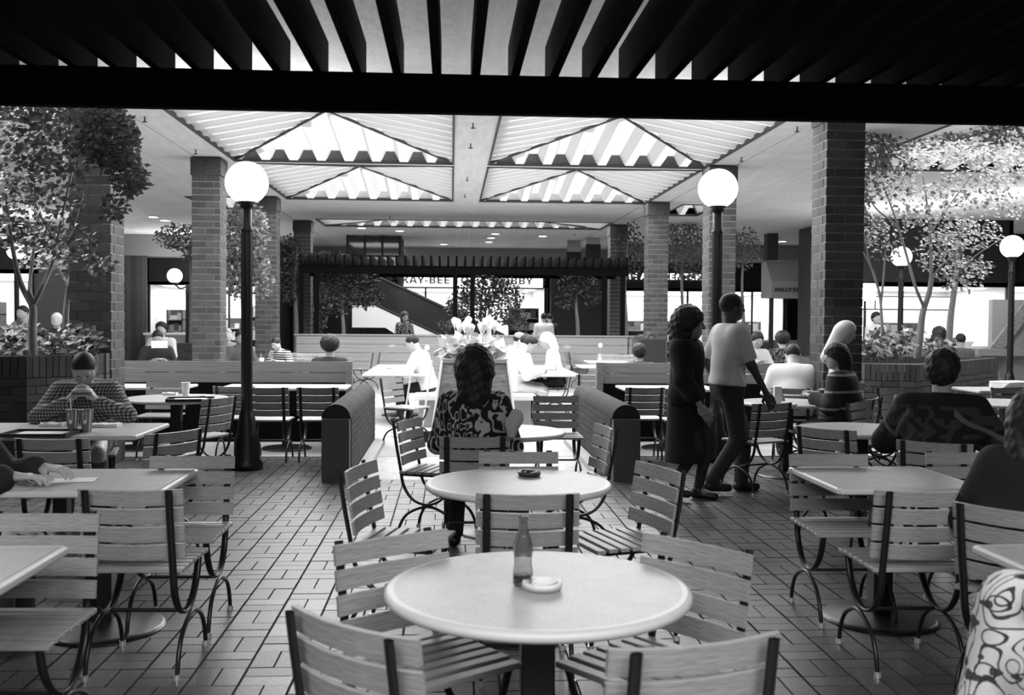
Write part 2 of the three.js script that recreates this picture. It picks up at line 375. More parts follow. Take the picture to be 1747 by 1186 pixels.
// ---------- tables ----------
const TOPY = 0.73;
function roundTable(x, z, r, label) {
  const t = thing('round_table', label, 'table', [x, 0, z], 0, 'round cafe tables');
  const e = 0.022;
  part('table_top', new THREE.CylinderGeometry(r - 0.028, r - 0.028, 0.03, 48).translate(0, TOPY - 0.015, 0), M.tableTop, t);
  const pts = []; for (let k = 0; k <= 8; k++) { const a = -PI / 2 + PI * k / 8; pts.push([r - 0.02 + 0.018 * Math.cos(a), TOPY - 0.016 + 0.0165 * Math.sin(a)]); }
  part('rim', lathe([[r - 0.032, TOPY - 0.032], ...pts, [r - 0.032, TOPY + 0.0005]], 56), M.tableEdge, t);
  part('pedestal', [box(0.1, TOPY - 0.05, 0.1, 0, (TOPY - 0.03) / 2 + 0.01, 0, 0.01)], M.black, t);
  part('base', lathe([[0, 0.05], [0.06, 0.05], [0.09, 0.035], [0.27, 0.022], [0.29, 0.006], [0.29, 0], [0, 0]], 28), M.black, t);
  part('bracket', [box(0.5, 0.02, 0.05, 0, TOPY - 0.042, 0), box(0.05, 0.02, 0.5, 0, TOPY - 0.042, 0)], M.black, t);
  return t;
}
function squareTable(x0, x1, z0, z1, label, dark) {
  const cx = (x0 + x1) / 2, cz = (z0 + z1) / 2, w = x1 - x0, d = z1 - z0;
  const t = thing('square_table', label, 'table', [cx, 0, cz], 0, 'square cafe tables');
  part('table_top', box(w - 0.03, 0.03, d - 0.03, 0, TOPY - 0.015, 0), M.tableTop, t);
  part('rim', [box(w, 0.033, 0.03, 0, TOPY - 0.0165, d / 2 - 0.005, 0.012), box(w, 0.033, 0.03, 0, TOPY - 0.0165, -d / 2 + 0.005, 0.012), box(0.03, 0.033, d, w / 2 - 0.005, TOPY - 0.0165, 0, 0.012), box(0.03, 0.033, d, -w / 2 + 0.005, TOPY - 0.0165, 0, 0.012)], M.tableEdge, t);
  part('pedestal', box(0.1, TOPY - 0.04, 0.1, 0, (TOPY - 0.03) / 2 + 0.005, 0, 0.01), M.black, t);
  part('base', lathe([[0, 0.05], [0.06, 0.05], [0.09, 0.035], [0.27, 0.022], [0.29, 0.006], [0.29, 0], [0, 0]], 28), M.black, t);
  part('bracket', [box(0.45, 0.02, 0.05, 0, TOPY - 0.042, 0), box(0.05, 0.02, 0.45, 0, TOPY - 0.042, 0)], M.black, t);
  return t;
}
function tableC(px, D, f, ...a) { const p = at(px, 545, D); return f(p.x, -D, ...a); }
roundTable(0.26, -2.93, 0.457, 'round table nearest the camera, with bottle and ashtray');
roundTable(0.33, -4.82, 0.457, 'middle round table with a small ashtray');
roundTable(0.36, -7.05, 0.457, 'round table in front of the woman in printed blouse');
tableC(301, 9.95, roundTable, 0.5, 'round table carrying a dark tray, left of lamp post');
tableC(1345, 9.6, roundTable, 0.47, 'round table with the upright napkin stand');
tableC(1470, 7.2, roundTable, 0.46, 'round table before the man in patterned sweater');
tableC(1720, 9.6, roundTable, 0.5, 'round table at right edge beyond the patterned sweater');
squareTable(-2.05, -1.32, -5.27, -4.6, 'square table on the left with a paper on it');
squareTable(-2.1, -1.32, -3.5, -2.72, 'square table cut by the lower left corner of the picture');
squareTable(-3.35, -2.1, -7.55, -6.75, 'table of the man in checked shirt, with trays and cups');
squareTable(1.84, 2.56, -5.3, -4.6, 'square table on the right beside woman in black');
squareTable(1.86, 2.6, -3.42, -2.7, 'table cut by the right edge of the picture');
squareTable(-2.6, -1.2, -12.0, -11.35, 'long table before the left wooden screen, right of lamp post');
squareTable(-4.2, -3.0, -12.0, -11.4, 'long table before the left wooden screen, behind tray table');
squareTable(2.0, 3.1, -12.0, -11.35, 'table before the right wooden screen');
squareTable(6.15, 7.2, -11.9, -11.25, 'far right table with stacked trays');
squareTable(-1.25, -0.35, -17.2, -14.2, 'long bright table of the man in white jacket');
squareTable(0.95, 1.85, -17.2, -14.2, 'long bright table right of the flower planter');
squareTable(-3.4, -1.9, -16.9, -16.0, 'table under the leaning striped child');
squareTable(2.2, 3.7, -17.5, -16.7, 'table beyond the row of chairs past the right screen');
squareTable(4.7, 5.7, -17.4, -16.6, 'table between the suited man and the woman in blouse');

// ---------- brick end walls and wooden screens ----------
function wingWall(xa, xb, z0, z1, label) {
  const t = thing('brick_end_wall', label, 'wall', [(xa + xb) / 2, 0, (z0 + z1) / 2], 0, 'brick end walls of the seating');
  const w = xb - xa, L = z1 - z0, H = 0.585, c = 0.065, n = 9;
  part('core', box(w - 0.016, H, L - 0.016, 0, H / 2, 0), M.mortarDark, t);
  const bl = 0.207, m = Math.floor(L / bl), g = new THREE.BoxGeometry(w, c - 0.009, bl - 0.009), gh = new THREE.BoxGeometry(w, c - 0.009, bl / 2 - 0.009);
  for (let k = 0; k < n; k++) for (let i = 0; i <= m; i++) {
    let z = -L / 2 + bl * (i + (k & 1 ? 0 : 0.5)), gg = g;
    if (k & 1 && (i === 0 || i === m)) { gg = gh; z += (i === 0 ? 1 : -1) * bl / 4; }
    if (!(k & 1) && i === m) continue;
    part('brick', gg, BRD[Math.floor(rnd() * 3)], t).position.set(0, (k + 0.5) * c, z);
  }
  const sh = new THREE.Shape(); sh.moveTo(-w / 2, 0); sh.absarc(0, 0, w / 2, PI, 0, true); sh.lineTo(-w / 2, 0);
  const cg = new THREE.ExtrudeGeometry(sh, { depth: 0.062, bevelEnabled: false, curveSegments: 8 });
  for (let z = -L / 2; z < L / 2 - 0.06; z += 0.068) part('cap_brick', cg, BRD[Math.floor(rnd() * 3)], t).position.set(0, H, z);
  return t;
}
wingWall(-1.2, -0.93, -12.3, -9.25, 'left brick end wall with rounded top beside walkway');
wingWall(1.52, 1.79, -12.3, -9.25, 'right brick end wall with rounded top beside walkway');
solo('kerb', [slab(-0.92, -0.8, 0, 0.06, -12.2, -9.6)], M.pale, 'pale kerb along foot of the left brick end wall', 'kerb');
solo('kerb', [slab(1.39, 1.51, 0, 0.06, -12.2, -9.6)], M.pale, 'pale kerb along foot of the right brick end wall', 'kerb');
function screen(x0, x1, z, label) {
  const t = thing('wooden_screen', label, 'screen', [0, 0, z], 0, 'wooden board screens');
  const ys = [[0.855, 0.985], [0.73, 0.845]];
  for (const [a, b] of ys) part('board', slab(x0, x1, a, b, -0.02, 0.02), M.board, t);
  part('end_post', slab(x0 - 0.01, x0 + 0.07, 0, 0.99, -0.05, 0.05), M.board, t);
  part('end_post', slab(x1 - 0.07, x1 + 0.01, 0, 0.99, -0.05, 0.05), M.board, t);
  part('lower_panel', slab(x0 + 0.05, x1 - 0.05, 0, 0.725, -0.03, 0.03), M.darkWood, t);
  part('bench_seat', slab(x0 + 0.02, x1 - 0.02, 0.42, 0.46, -0.5, -0.05), M.boardLight, t);
  part('bench_support', [slab(x0 + 0.1, x0 + 0.16, 0, 0.42, -0.45, -0.05), slab(x1 - 0.16, x1 - 0.1, 0, 0.42, -0.45, -0.05)], M.darkWood, t);
}
screen(-4.35, -1.22, -12.35, 'low wooden board screen left of the walkway');
screen(1.82, 4.3, -12.35, 'low wooden board screen right of the walkway');

// ---------- planters ----------
function planter(poly, h, near, label) {
  const cx = poly.reduce((s, p) => s + p[0], 0) / poly.length, cz = poly.reduce((s, p) => s + p[1], 0) / poly.length;
  const t = thing('brick_planter', label, 'planter', [cx, 0, cz], 0, 'brick tree planters'), far = [];
  const loc = poly.map(p => [p[0] - cx, p[1] - cz]), th = 0.11, c = 0.0755, sold = 0.2;
  const sh = new THREE.Shape(loc.map(p => new THREE.Vector2(p[0] * 0.97, -p[1] * 0.97)));
  part('core', new THREE.ExtrudeGeometry(sh, { depth: h - 0.14, bevelEnabled: false }).rotateX(-PI / 2), M.mortar, t);
  part('soil', new THREE.ExtrudeGeometry(new THREE.Shape(loc.map(p => new THREE.Vector2(p[0] * 0.93, -p[1] * 0.93))), { depth: 0.05, bevelEnabled: false }).rotateX(-PI / 2).translate(0, h - 0.15, 0), M.soil, t);
  for (let i = 0; i < loc.length; i++) {
    const a = loc[i], b = loc[(i + 1) % loc.length], L = Math.hypot(b[0] - a[0], b[1] - a[1]), dx = (b[0] - a[0]) / L, dz = (b[1] - a[1]) / L, ry = Math.atan2(-dz, dx), nx = -dz, nz = dx;
    const s = (nx * -(a[0] + b[0]) + nz * -(a[1] + b[1])) > 0 ? 1 : -1, isNear = near.includes(i);
    const put = (name, w, hh, u, y) => {
      const x = a[0] + dx * u + nx * s * th / 2, z = a[1] + dz * u + nz * s * th / 2;
      if (isNear) { const o = part(name, boxG(w, hh, th), BR[Math.floor(rnd() * 3)], t); o.position.set(x, y, z); o.rotation.y = ry; }
      else far.push(new THREE.BoxGeometry(w, hh, th).rotateY(ry).translate(x, y, z));
    };
    const ns = Math.max(1, Math.round(L / 0.067)), sp = L / ns;
    for (let k = 0; k < ns; k++) put('soldier_brick', sp - 0.008, sold, (k + 0.5) * sp, h - sold / 2);
    const rows = Math.floor((h - sold) / c);
    for (let r = 0; r < rows; r++) {
      const nb = Math.max(1, Math.round(L / 0.21)), bw = L / nb, y = h - sold - (r + 0.5) * c - 0.004;
      if (r > 5 && isNear && i !== near[0]) { put('brick', L - 0.01, c - 0.008, L / 2, y); continue; }
      for (let k = 0; k < nb + (r & 1); k++) {
        const u0 = Math.max(0, (k - (r & 1 ? 0.5 : 0)) * bw), u1 = Math.min(L, u0 + ((r & 1) && k === 0 ? bw / 2 : bw)), uu = (r & 1) && k === nb ? [L - bw / 2, L] : [u0, u1];
        put('brick', uu[1] - uu[0] - 0.008, c - 0.008, (uu[0] + uu[1]) / 2, y);
      }
    }
  }
  if (far.length) part('brickwork', far, M.brickA, t).userData.kind = 'stuff';
  return t;
}
const boxCache = {};
function boxG(w, h, d) { const k = [w, h, d].map(v => v.toFixed(3)).join(); return boxCache[k] ??= new THREE.BoxGeometry(w, h, d); }
const PL = [[-3.47, -10.38], [-3.55, -9.9], [-3.9, -9.4], [-4.6, -9.2], [-6.6, -9.6], [-6.6, -11.2], [-3.95, -11.2], [-3.95, -10.38]];
planter(PL, 1.15, [1, 2, 0], 'brick tree planter on the left with soldier-course rim');
const PR = [[5.0, -12.5], [5.12, -12.05], [5.65, -11.8], [8.1, -14.3], [7.6, -14.9], [5.0, -14.6]];
planter(PR, 1.0, [1, 2, 0], 'brick tree planter on the right with soldier-course rim');

// ---------- globe street lamps ----------
const globeMat = glow(1.6);
const globeG = new THREE.SphereGeometry(0.212, 32, 20);
function lampPost(x, z, y, label, power, arms) {
  const t = thing('globe_lamp', label, 'lamp', [x, 0, z], 0, 'globe street lamps');
  const pole = lathe([[0, 0], [0.16, 0], [0.16, 0.06], [0.13, 0.1], [0.125, 0.3], [0.1, 0.36], [0.085, 0.5], [0.07, 0.56], [0.055, 0.62], [0.052, y - 0.5], [0.062, y - 0.48], [0.062, y - 0.45], [0.05, y - 0.43], [0.05, y - 0.24], [0, y - 0.24]], 20);
  const po = part('pole', pole, M.black, t);
  const fl = []; for (let k = 0; k < 10; k++) { const a = k * PI / 5; fl.push(bar([0.05 * Math.cos(a), 0.6, 0.05 * Math.sin(a)], [0.05 * Math.cos(a), y - 0.5, 0.05 * Math.sin(a)], 0.007, 0.007, 5)); }
  part('fluting', fl, M.black, po);
  const spots = arms ? [[-0.36, y], [0.36, y]] : [[0, y]];
  if (arms) part('arm', [tube([[-0.36, y - 0.24, 0], [-0.2, y - 0.36, 0], [0, y - 0.3, 0], [0.2, y - 0.36, 0], [0.36, y - 0.24, 0]], 0.025)], M.black, t);
  for (const [dx, yy] of spots) {
    part('collar', lathe([[0, yy - 0.25], [0.075, yy - 0.25], [0.06, yy - 0.22], [0.09, yy - 0.2], [0.1, yy - 0.18], [0, yy - 0.18]], 18).translate(dx, 0, 0), M.black, t);
    const gl = part('globe', globeG, globeMat, t); gl.position.set(dx, yy, 0); gl.castShadow = false;
    const l = new THREE.PointLight(0xffffff, power, 0, 2); l.position.set(x + dx, yy, z); l.shadow.radius = 10; l.castShadow = true; scene.add(l);
  }
  return t;
}
{ let p = at(421, 312, 10.1); lampPost(p.x, p.z, p.y, 'tall globe lamp in front of left columns', 7);
  p = at(1225, 322, 10.6); lampPost(p.x, p.z, p.y, 'tall globe lamp behind the walking man', 7);
  p = at(1727, 421, 18); lampPost(p.x, p.z, p.y, 'globe lamp at far right edge', 7);
  p = at(1538, 438, 20.3); lampPost(p.x, p.z, p.y, 'globe lamp seen through the right tree', 7);
  p = at(320, 471, 29); lampPost(p.x, p.z, p.y, 'two-globe lamp in front of the bright left shop', 6, true);
  p = at(28, 428, 24); lampPost(p.x, p.z, p.y, 'globe lamp behind the left tree', 7); }

// ---------- trees ----------
const leafG = (() => {
  const g = new THREE.BufferGeometry();
  g.setAttribute('position', new THREE.Float32BufferAttribute([0, 0, 0, 0.32, 0.08, 0.4, 0, 0, 0.45, -0.32, 0.08, 0.4, 0, -0.06, 1], 3));
  g.setIndex([0, 2, 1, 0, 3, 2, 1, 2, 4, 2, 3, 4]); g.computeVertexNormals(); return g;
})();
function leaves(parent, name, blobs, m, size, many = 1) {                              // blobs: [x, y, z, rx, ry, rz, count] in the parent's axes
  blobs = blobs.map(b => [...b.slice(0, 6), Math.round(b[6] * many)]); const n = blobs.reduce((s, b) => s + b[6], 0), im = new THREE.InstancedMesh(leafG, m, n), o = new THREE.Object3D(), c = new THREE.Color(); let k = 0;
  for (const [x, y, z, rx, ry, rz, cnt] of blobs) for (let i = 0; i < cnt; i++) {
    let a, b, d; do { a = rr(-1, 1); b = rr(-1, 1); d = rr(-1, 1); } while (a * a + b * b + d * d > 1 || rnd() > 0.35 + 0.65 * (a * a + b * b + d * d));
    o.position.set(x + a * rx, y + b * ry, z + d * rz); o.rotation.set(rr(0.2, 1.5), rr(0, 6.3), rr(-0.5, 0.5)); o.scale.setScalar(size * rr(0.7, 1.3)); o.updateMatrix();
    im.setMatrixAt(k, o.matrix); const w = rr(0.6, 1.4); im.setColorAt(k++, c.setRGB(w, w, w));
  }
  im.name = name; im.userData.kind = 'stuff'; shade(im); parent.add(im); return im;
}
function limb(pts, r0, r1) {                                                 // a tapering branch through world points
  const g = [], cv = new THREE.CatmullRomCurve3(pts), n = Math.max(3, pts.length * 3);
  for (let i = 0; i < n; i++) { const a = cv.getPoint(i / n), b = cv.getPoint(Math.min(1, (i + 1.06) / n)); g.push(bar(a, b, r0 + (r1 - r0) * i / n, r0 + (r1 - r0) * (i + 1) / n, 7)); }
  return merge(g);
}
function tree(base, label, limbs, blobs, size, m = M.leaf) {                 // limbs: [[px, py, D]..., r0, r1]; blobs: [px, py, D, rpx, rpy, rdepth, count]
  const t = thing('ficus_tree', label, 'tree', [base.x, base.y, base.z], 0, 'indoor ficus trees');
  limbs.forEach((l, k) => { const o = part(k ? 'branch' : 'trunk', limb(l[0].map(p => at(...p).sub(base)), l[1], l[2]), M.bark, t); });
  leaves(t, 'foliage', blobs.map(([px, py, D, a, b, d, n]) => { const p = at(px, py, D).sub(base); return [p.x, p.y, p.z, a * D / FOCAL, b * D / FOCAL, d, n]; }), m, size * 0.78, 1.45);
  return t;
}
{ // left planter tree: forked pale trunk, branches reaching up, dark mass hanging before the column
  let b = at(57, 606, 9.5);
  tree(b, 'forked ficus tree in the left planter', [
    [[[57, 606, 9.5], [55, 560, 9.5], [56, 525, 9.5], [48, 500, 9.5]], 0.04, 0.033],
    [[[54, 520, 9.5], [38, 490, 9.5], [28, 455, 9.4], [18, 400, 9.3], [10, 330, 9.2]], 0.03, 0.012],
    [[[56, 522, 9.5], [72, 490, 9.5], [88, 455, 9.6], [98, 410, 9.6], [110, 350, 9.6], [128, 270, 9.5]], 0.026, 0.01],
    [[[50, 505, 9.5], [52, 470, 9.6], [60, 400, 9.7], [58, 300, 9.7]], 0.02, 0.009], [[[88, 455, 9.6], [120, 400, 9.8], [142, 330, 9.6]], 0.013, 0.007], [[[98, 415, 9.6], [70, 370, 9.5], [45, 300, 9.4]], 0.012, 0.006]],
  [[40, 215, 9.4, 75, 60, 0.6, 430], [110, 235, 9.4, 60, 60, 0.6, 300], [20, 300, 9.3, 50, 60, 0.5, 240], [85, 320, 9.5, 55, 55, 0.5, 200], [30, 395, 9.5, 45, 35, 0.5, 160], [110, 410, 9.6, 40, 35, 0.5, 120], [185, 235, 9.2, 45, 55, 0.35, 900], [222, 300, 9.2, 26, 34, 0.25, 260], [195, 355, 9.3, 22, 22, 0.25, 70]], 0.085);
  b = at(112, 600, 10.8);
  tree(b, 'thin ficus tree behind the forked one on left', [
    [[[112, 600, 10.8], [112, 540, 10.8], [116, 500, 10.8], [122, 470, 10.7]], 0.036, 0.028], [[[116, 500, 10.8], [135, 470, 10.7], [155, 440, 10.4], [165, 418, 10.2]], 0.018, 0.008], [[[118, 490, 10.8], [92, 440, 10.9], [90, 380, 11]], 0.016, 0.008]],
  [[170, 455, 10.0, 22, 18, 0.2, 60], [80, 440, 11, 40, 30, 0.4, 120], [120, 440, 10.8, 30, 20, 0.4, 90]], 0.085);
  // right planter trees
  b = at(1565, 612, 13.1);
  tree(b, 'leaning ficus tree at centre of the right planter', [
    [[[1565, 612, 13.1], [1570, 570, 13.1], [1574, 535, 13.1], [1585, 500, 13.1], [1590, 470, 13.1]], 0.05, 0.032],
    [[[1588, 490, 13.1], [1588, 430, 13.1], [1584, 370, 13.1], [1575, 300, 13.1]], 0.024, 0.009], [[[1578, 528, 13.1], [1562, 490, 13.0], [1545, 430, 13.0], [1530, 380, 12.9], [1505, 310, 12.8]], 0.024, 0.009],
    [[[1590, 475, 13.1], [1605, 455, 13.0], [1635, 430, 12.9]], 0.016, 0.008], [[[1586, 400, 13.1], [1620, 350, 13.2], [1680, 270, 13.3]], 0.014, 0.007], [[[1530, 385, 12.9], [1490, 350, 12.8], [1470, 300, 12.7]], 0.012, 0.006]],
  [[1480, 260, 12.5, 45, 45, 0.4, 330], [1455, 340, 12.4, 28, 50, 0.3, 220], [1520, 290, 12.8, 40, 60, 0.5, 260], [1590, 250, 13.1, 60, 40, 0.5, 330], [1575, 350, 13.1, 40, 40, 0.5, 160], [1660, 240, 13.2, 60, 40, 0.5, 380], [1720, 260, 13.2, 50, 60, 0.5, 420], [1655, 320, 13.2, 60, 40, 0.5, 230], [1640, 470, 12.8, 40, 30, 0.4, 110], [1615, 400, 13.0, 50, 40, 0.4, 150], [1720, 350, 13.3, 40, 25, 0.4, 90]], 0.085);
  b = at(1507, 608, 13.6);
  tree(b, 'slender two-stemmed ficus tree beside the right column', [
    [[[1507, 608, 13.6], [1505, 560, 13.6], [1500, 500, 13.6], [1488, 460, 13.5], [1462, 410, 13.4]], 0.026, 0.009], [[[1503, 520, 13.6], [1510, 440, 13.6], [1512, 380, 13.6]], 0.018, 0.008], [[[1500, 500, 13.6], [1482, 440, 13.5], [1472, 380, 13.5]], 0.012, 0.006]],
  [[1480, 390, 13.4, 30, 30, 0.3, 130], [1512, 400, 13.6, 30, 50, 0.4, 150], [1450, 400, 13.2, 14, 26, 0.2, 60]], 0.08);
  b = at(1618, 610, 14.2);
  tree(b, 'pale straight-trunked tree at right of the planter', [[[[1618, 610, 14.2], [1622, 540, 14.2], [1630, 480, 14.2], [1636, 420, 14.2]], 0.05, 0.035], [[[1632, 470, 14.2], [1660, 440, 14.1], [1705, 410, 14.0]], 0.012, 0.006]],
  [[1660, 400, 14.1, 50, 30, 0.4, 160], [1600, 430, 14.2, 40, 40, 0.4, 150], [1665, 455, 14.1, 25, 18, 0.3, 60]], 0.08);
  // trees farther off
  const simple = (px, D, base, top, blobs, label, m) => { const f = at(px, base, D); f.y = 0; tree(f, label, [[[[px, 545 + EYE * FOCAL / D, D], [px + 1, base, D], [px - 2, (base + top) / 2, D], [px + 3, top, D]], 0.06, 0.02]], blobs.map(q => [q[0], q[1], D, q[2], q[3], q[2] * D / FOCAL, q[4]]), 0.1, m); };
  simple(415, 17.5, 560, 360, [[420, 400, 36, 60, 900], [405, 470, 26, 40, 350], [445, 470, 20, 40, 200]], 'bushy tree behind the left globe lamp');
  simple(325, 24, 470, 400, [[310, 405, 44, 24, 420], [335, 440, 22, 26, 220]], 'small tree behind the second left column');
  simple(1165, 24.5, 560, 390, [[1165, 420, 48, 44, 900], [1180, 460, 30, 20, 160]], 'bright leafy tree between the right columns');
  simple(1268, 24, 560, 410, [[1270, 425, 26, 38, 300]], 'leafy tree right of the second right column');
  simple(585, 23.4, 560, 470, [[575, 495, 36, 44, 800], [560, 445, 46, 16, 300], [622, 505, 30, 22, 350], [605, 475, 40, 16, 300], [545, 540, 14, 30, 150]], 'shade-darkened tree under the left end of far pergola', M.leafShaded);
  simple(822, 24, 580, 480, [[795, 525, 36, 30, 600], [860, 515, 34, 42, 600], [825, 495, 46, 30, 500], [880, 545, 20, 20, 150], [775, 555, 26, 14, 150]], 'shade-darkened tree under the middle of far pergola', M.leafShaded);
  simple(985, 23.6, 560, 470, [[985, 482, 32, 26, 500], [965, 510, 18, 18, 160], [1008, 500, 18, 26, 200]], 'shade-darkened tree under the right of far pergola', M.leafShaded);
  simple(1068, 23.5, 560, 420, [[1075, 430, 26, 50, 400]], 'shade-darkened tree beside the farthest right column', M.leafShaded);
  simple(505, 24, 560, 420, [[495, 460, 24, 60, 600]], 'shade-darkened tree beside the farthest left column', M.leafShaded);
}
// low planting in the two planters
function shrubs(list, name, label, m, size, grp) {
  list.forEach(([px, py, D, h, n], i) => {
    const p = at(px, py, D), t = thing(name, Array.isArray(label) ? label[i] : label, 'plant', [p.x, p.y, p.z], 0, grp);
    leaves(t, 'leaves', [[0, h * 0.5, 0, h * 0.8, h * 0.55, h * 0.8, n]], m, size);
    part('stem', bar([0, -0.05, 0], [0, h * 0.7, 0], 0.008), M.bark, t);
  });
}
shrubs([[20, 602, 9.6, 0.18, 60], [95, 603, 9.7, 0.2, 60], [125, 598, 10.2, 0.24, 80], [160, 600, 9.9, 0.16, 60], [38, 585, 10.4, 0.2, 60]], 'ground_plant', ['low plant left of the forked trunk', 'low plant right of the forked trunk', 'taller low plant below the thin tree', 'low plant beside the planter rim by column', 'low plant behind the forked trunk'], M.leaf, 0.09, 'low plants in left planter');
shrubs([[1494, 608, 12.7, 0.24, 80], [1530, 606, 12.9, 0.28, 90], [1500, 600, 13.8, 0.32, 90], [1550, 601, 13.6, 0.32, 90], [1600, 605, 13.2, 0.24, 70], [1478, 608, 13.0, 0.14, 40]], 'ground_plant', ['low plant at the left of right planter', 'low plant before the leaning trunk', 'low plant behind the slender tree', 'low plant behind the leaning trunk', 'low plant right of the leaning trunk', 'smallest low plant by the right column'], M.leaf, 0.1, 'low plants in right planter');
// ---------- far pergola, its board wall ----------
pergola('far wooden pergola on posts behind the plank wall', -3.4, 4.0, -22.45, -24.2, 0.191, 0.25, [[-3.34, -22.45, 0.1], [-3.0, -22.45, 0.1], [0.08, -22.45, 0.1], [0.47, -22.45, 0.1], [3.45, -22.45, 0.1], [3.88, -22.45, 0.1]]);
{
  const t = thing('plank_wall', 'low wall of horizontal planks under the far pergola', 'wall', [0, 0, -22.2]);
  for (let k = 0; k < 6; k++) { part('plank', slab(-3.4, 3.95, 0.19 * k + 0.004, 0.19 * k + 0.186, -0.03, 0.03), M.boardLight, t); }
  part('coping', slab(-3.45, 4.0, 1.14, 1.17, -0.12, 0.06), M.boardLight, t);
  const s = thing('plank_wall', 'short angled plank wall at the right end of far pergola', 'wall', [4.02, 0, -22.2], 0.9);
  for (let k = 0; k < 6; k++) part('plank', slab(0, 0.9, 0.19 * k + 0.004, 0.19 * k + 0.186, -0.03, 0.03), M.boardLight, s);
  part('coping', slab(0.06, 0.9, 1.14, 1.17, -0.1, 0.06), M.boardLight, s);
}
// ---------- central flower planter between the long tables ----------
{
  const t = thing('flower_planter', 'tapered planter box full of white lilies between the long tables', 'planter', [0.3, 0, -13.1]);
  const taper = (w0, w1, d0, d1, y0, y1) => { const g = new THREE.BoxGeometry(1, 1, 1), p = g.attributes.position; for (let i = 0; i < p.count; i++) { const up = p.getY(i) > 0; p.setXYZ(i, p.getX(i) * (up ? w1 : w0), up ? y1 : y0, p.getZ(i) * (up ? d1 : d0)); } g.computeVertexNormals(); return g; };
  part('box', taper(1.08, 0.82, 1.0, 0.8, 0.02, 0.97), M.board, t);
  part('rim', [box(0.86, 0.05, 0.84, 0, 0.985, 0)], M.boardLight, t);
  for (const s of [-1, 1]) part('corner_strip', [bar([s * 0.545, 0.02, 0.51], [s * 0.415, 1.0, 0.41], 0.016)], M.white, t);
  leaves(t, 'leaves', [[0, 1.12, 0, 0.42, 0.14, 0.4, 420]], M.leafPale, 0.17);
  for (let k = 0; k < 16; k++) {
    const a = rr(0, 6.3), r = rr(0.05, 0.36), x = r * Math.cos(a), z = r * Math.sin(a), h = rr(1.3, 1.48);
    const f = part('lily', lathe([[0.004, 0], [0.012, 0.03], [0.035, 0.08], [0.05, 0.13], [0.02, 0.16], [0, 0.165]], 8).rotateX(rr(-0.4, 0.4)).translate(x, h - 0.06, z), M.white, t);
    part('stalk', bar([x * 0.5, 1.0, z * 0.5], [x, h - 0.05, z], 0.006, 0.005, 5), M.leafPale, f);
  }
}
// benches beside the long tables
for (const [x, l] of [[-0.3, 'pale slab bench left of the flower planter'], [0.98, 'pale slab bench right of the flower planter']]) {
  const t = thing('slab_bench', l, 'bench', [x, 0, -15.1], 0, 'slab benches');
  part('seat', box(0.42, 0.07, 2.6, 0, 0.425, 0, 0.01), M.white, t);
  for (const z of [-1.0, 0, 1.0]) part('support', box(0.3, 0.38, 0.12, 0, 0.195, z), M.grey, t);
}
// broom and dustpan by the planter
{
  const t = thing('broom', 'broom leaning on left side of the flower planter', 'broom', [-0.36, 0, -12.3]);
  part('handle', bar([0, 0.12, 0], [0.12, 1.0, -0.2], 0.013), M.white, t); part('brush', box(0.26, 0.13, 0.07, 0, 0.07, 0, 0.01), M.darker, t);
  const d = thing('dustpan', 'upright dustpan with long white handle beside broom', 'dustpan', [-0.62, 0, -12.9]);
  part('handle', bar([0, 0.1, 0], [0.1, 0.8, -0.05], 0.012), M.white, d); part('pan', [box(0.28, 0.012, 0.24, 0, 0.008, 0), box(0.28, 0.1, 0.012, 0, 0.055, -0.11), box(0.012, 0.07, 0.22, 0.134, 0.04, 0), box(0.012, 0.07, 0.22, -0.134, 0.04, 0)], M.white, d);
}
// ---------- shops ----------
const font = await new FontLoader().loadAsync('fonts/droid/droid_sans_bold.typeface.json');
function text(str, size, depth = 0.03) { const g = new TextGeometry(str, { font, size, depth, curveSegments: 3, bevelEnabled: false }); g.computeBoundingBox(); const b = g.boundingBox; return g.translate(-(b.min.x + b.max.x) / 2, -(b.min.y + b.max.y) / 2, 0); }
const litSign = glow(1.5), shopGlow = glow(1.6), fasciaDark = mat(0.01, 0.8), shopWhite = mat(0.75, 0.85), fasciaGrey = mat(0.32, 0.85, { map: T.plaster });
let shopNo = 0;
function shop(x0, x1, z, depth, top, label, cat, mull, power, mirror) {        // an open-fronted lit room behind a glazed front
  const t = thing('shop_unit', label, 'shop', [(x0 + x1) / 2, 0, z], 0), w = x1 - x0, h = w / 2;
  part('back_wall', slab(-h, h, 0, top, -depth, -depth + 0.1), shopWhite, t);
  part('side_wall', slab(-h - 0.1, -h, 0, CEIL - 0.005, -depth, 0), M.dark, t); part('side_wall', slab(h, h + 0.1, 0, CEIL - 0.005, -depth, 0), M.dark, t);
  for (const s of [-1, 1]) part('side_lining', slab(s * (h - 0.01) - 0.01, s * (h - 0.01) + 0.01, 0, top, -depth + 0.1, -0.1), shopWhite, t);
  part('inner_ceiling', slab(-h, h, top, top + 0.1, -depth, 0), shopWhite, t);
  part('light_panel', slab(-h + 0.3, h - 0.3, top - 0.03, top - 0.005, -depth + 0.4, -0.4), shopGlow, t);
  part('fascia', slab(-h - 0.1, h + 0.1, top, CEIL - 0.005, -0.1, 0.0), fasciaDark, t);
  for (let k = 0; k <= mull; k++) part('mullion', slab(-h + w * k / mull - 0.03, -h + w * k / mull + 0.03, 0, top, -0.06, 0), M.dark, t);
  for (let k = 0; k < mull; k++) if (k !== Math.floor(mull / 2)) part('pane', slab(-h + w * k / mull + 0.03, -h + w * (k + 1) / mull - 0.03, 0.02, top, -0.034, -0.03), M.glass, t);
  const l = new THREE.RectAreaLight(0xffffff, power * 0.55, w - 0.6, depth - 0.8); l.position.set((x0 + x1) / 2, top - 0.05, z - depth / 2); l.lookAt((x0 + x1) / 2, 0, z - depth / 2); scene.add(l);
  return t;
}
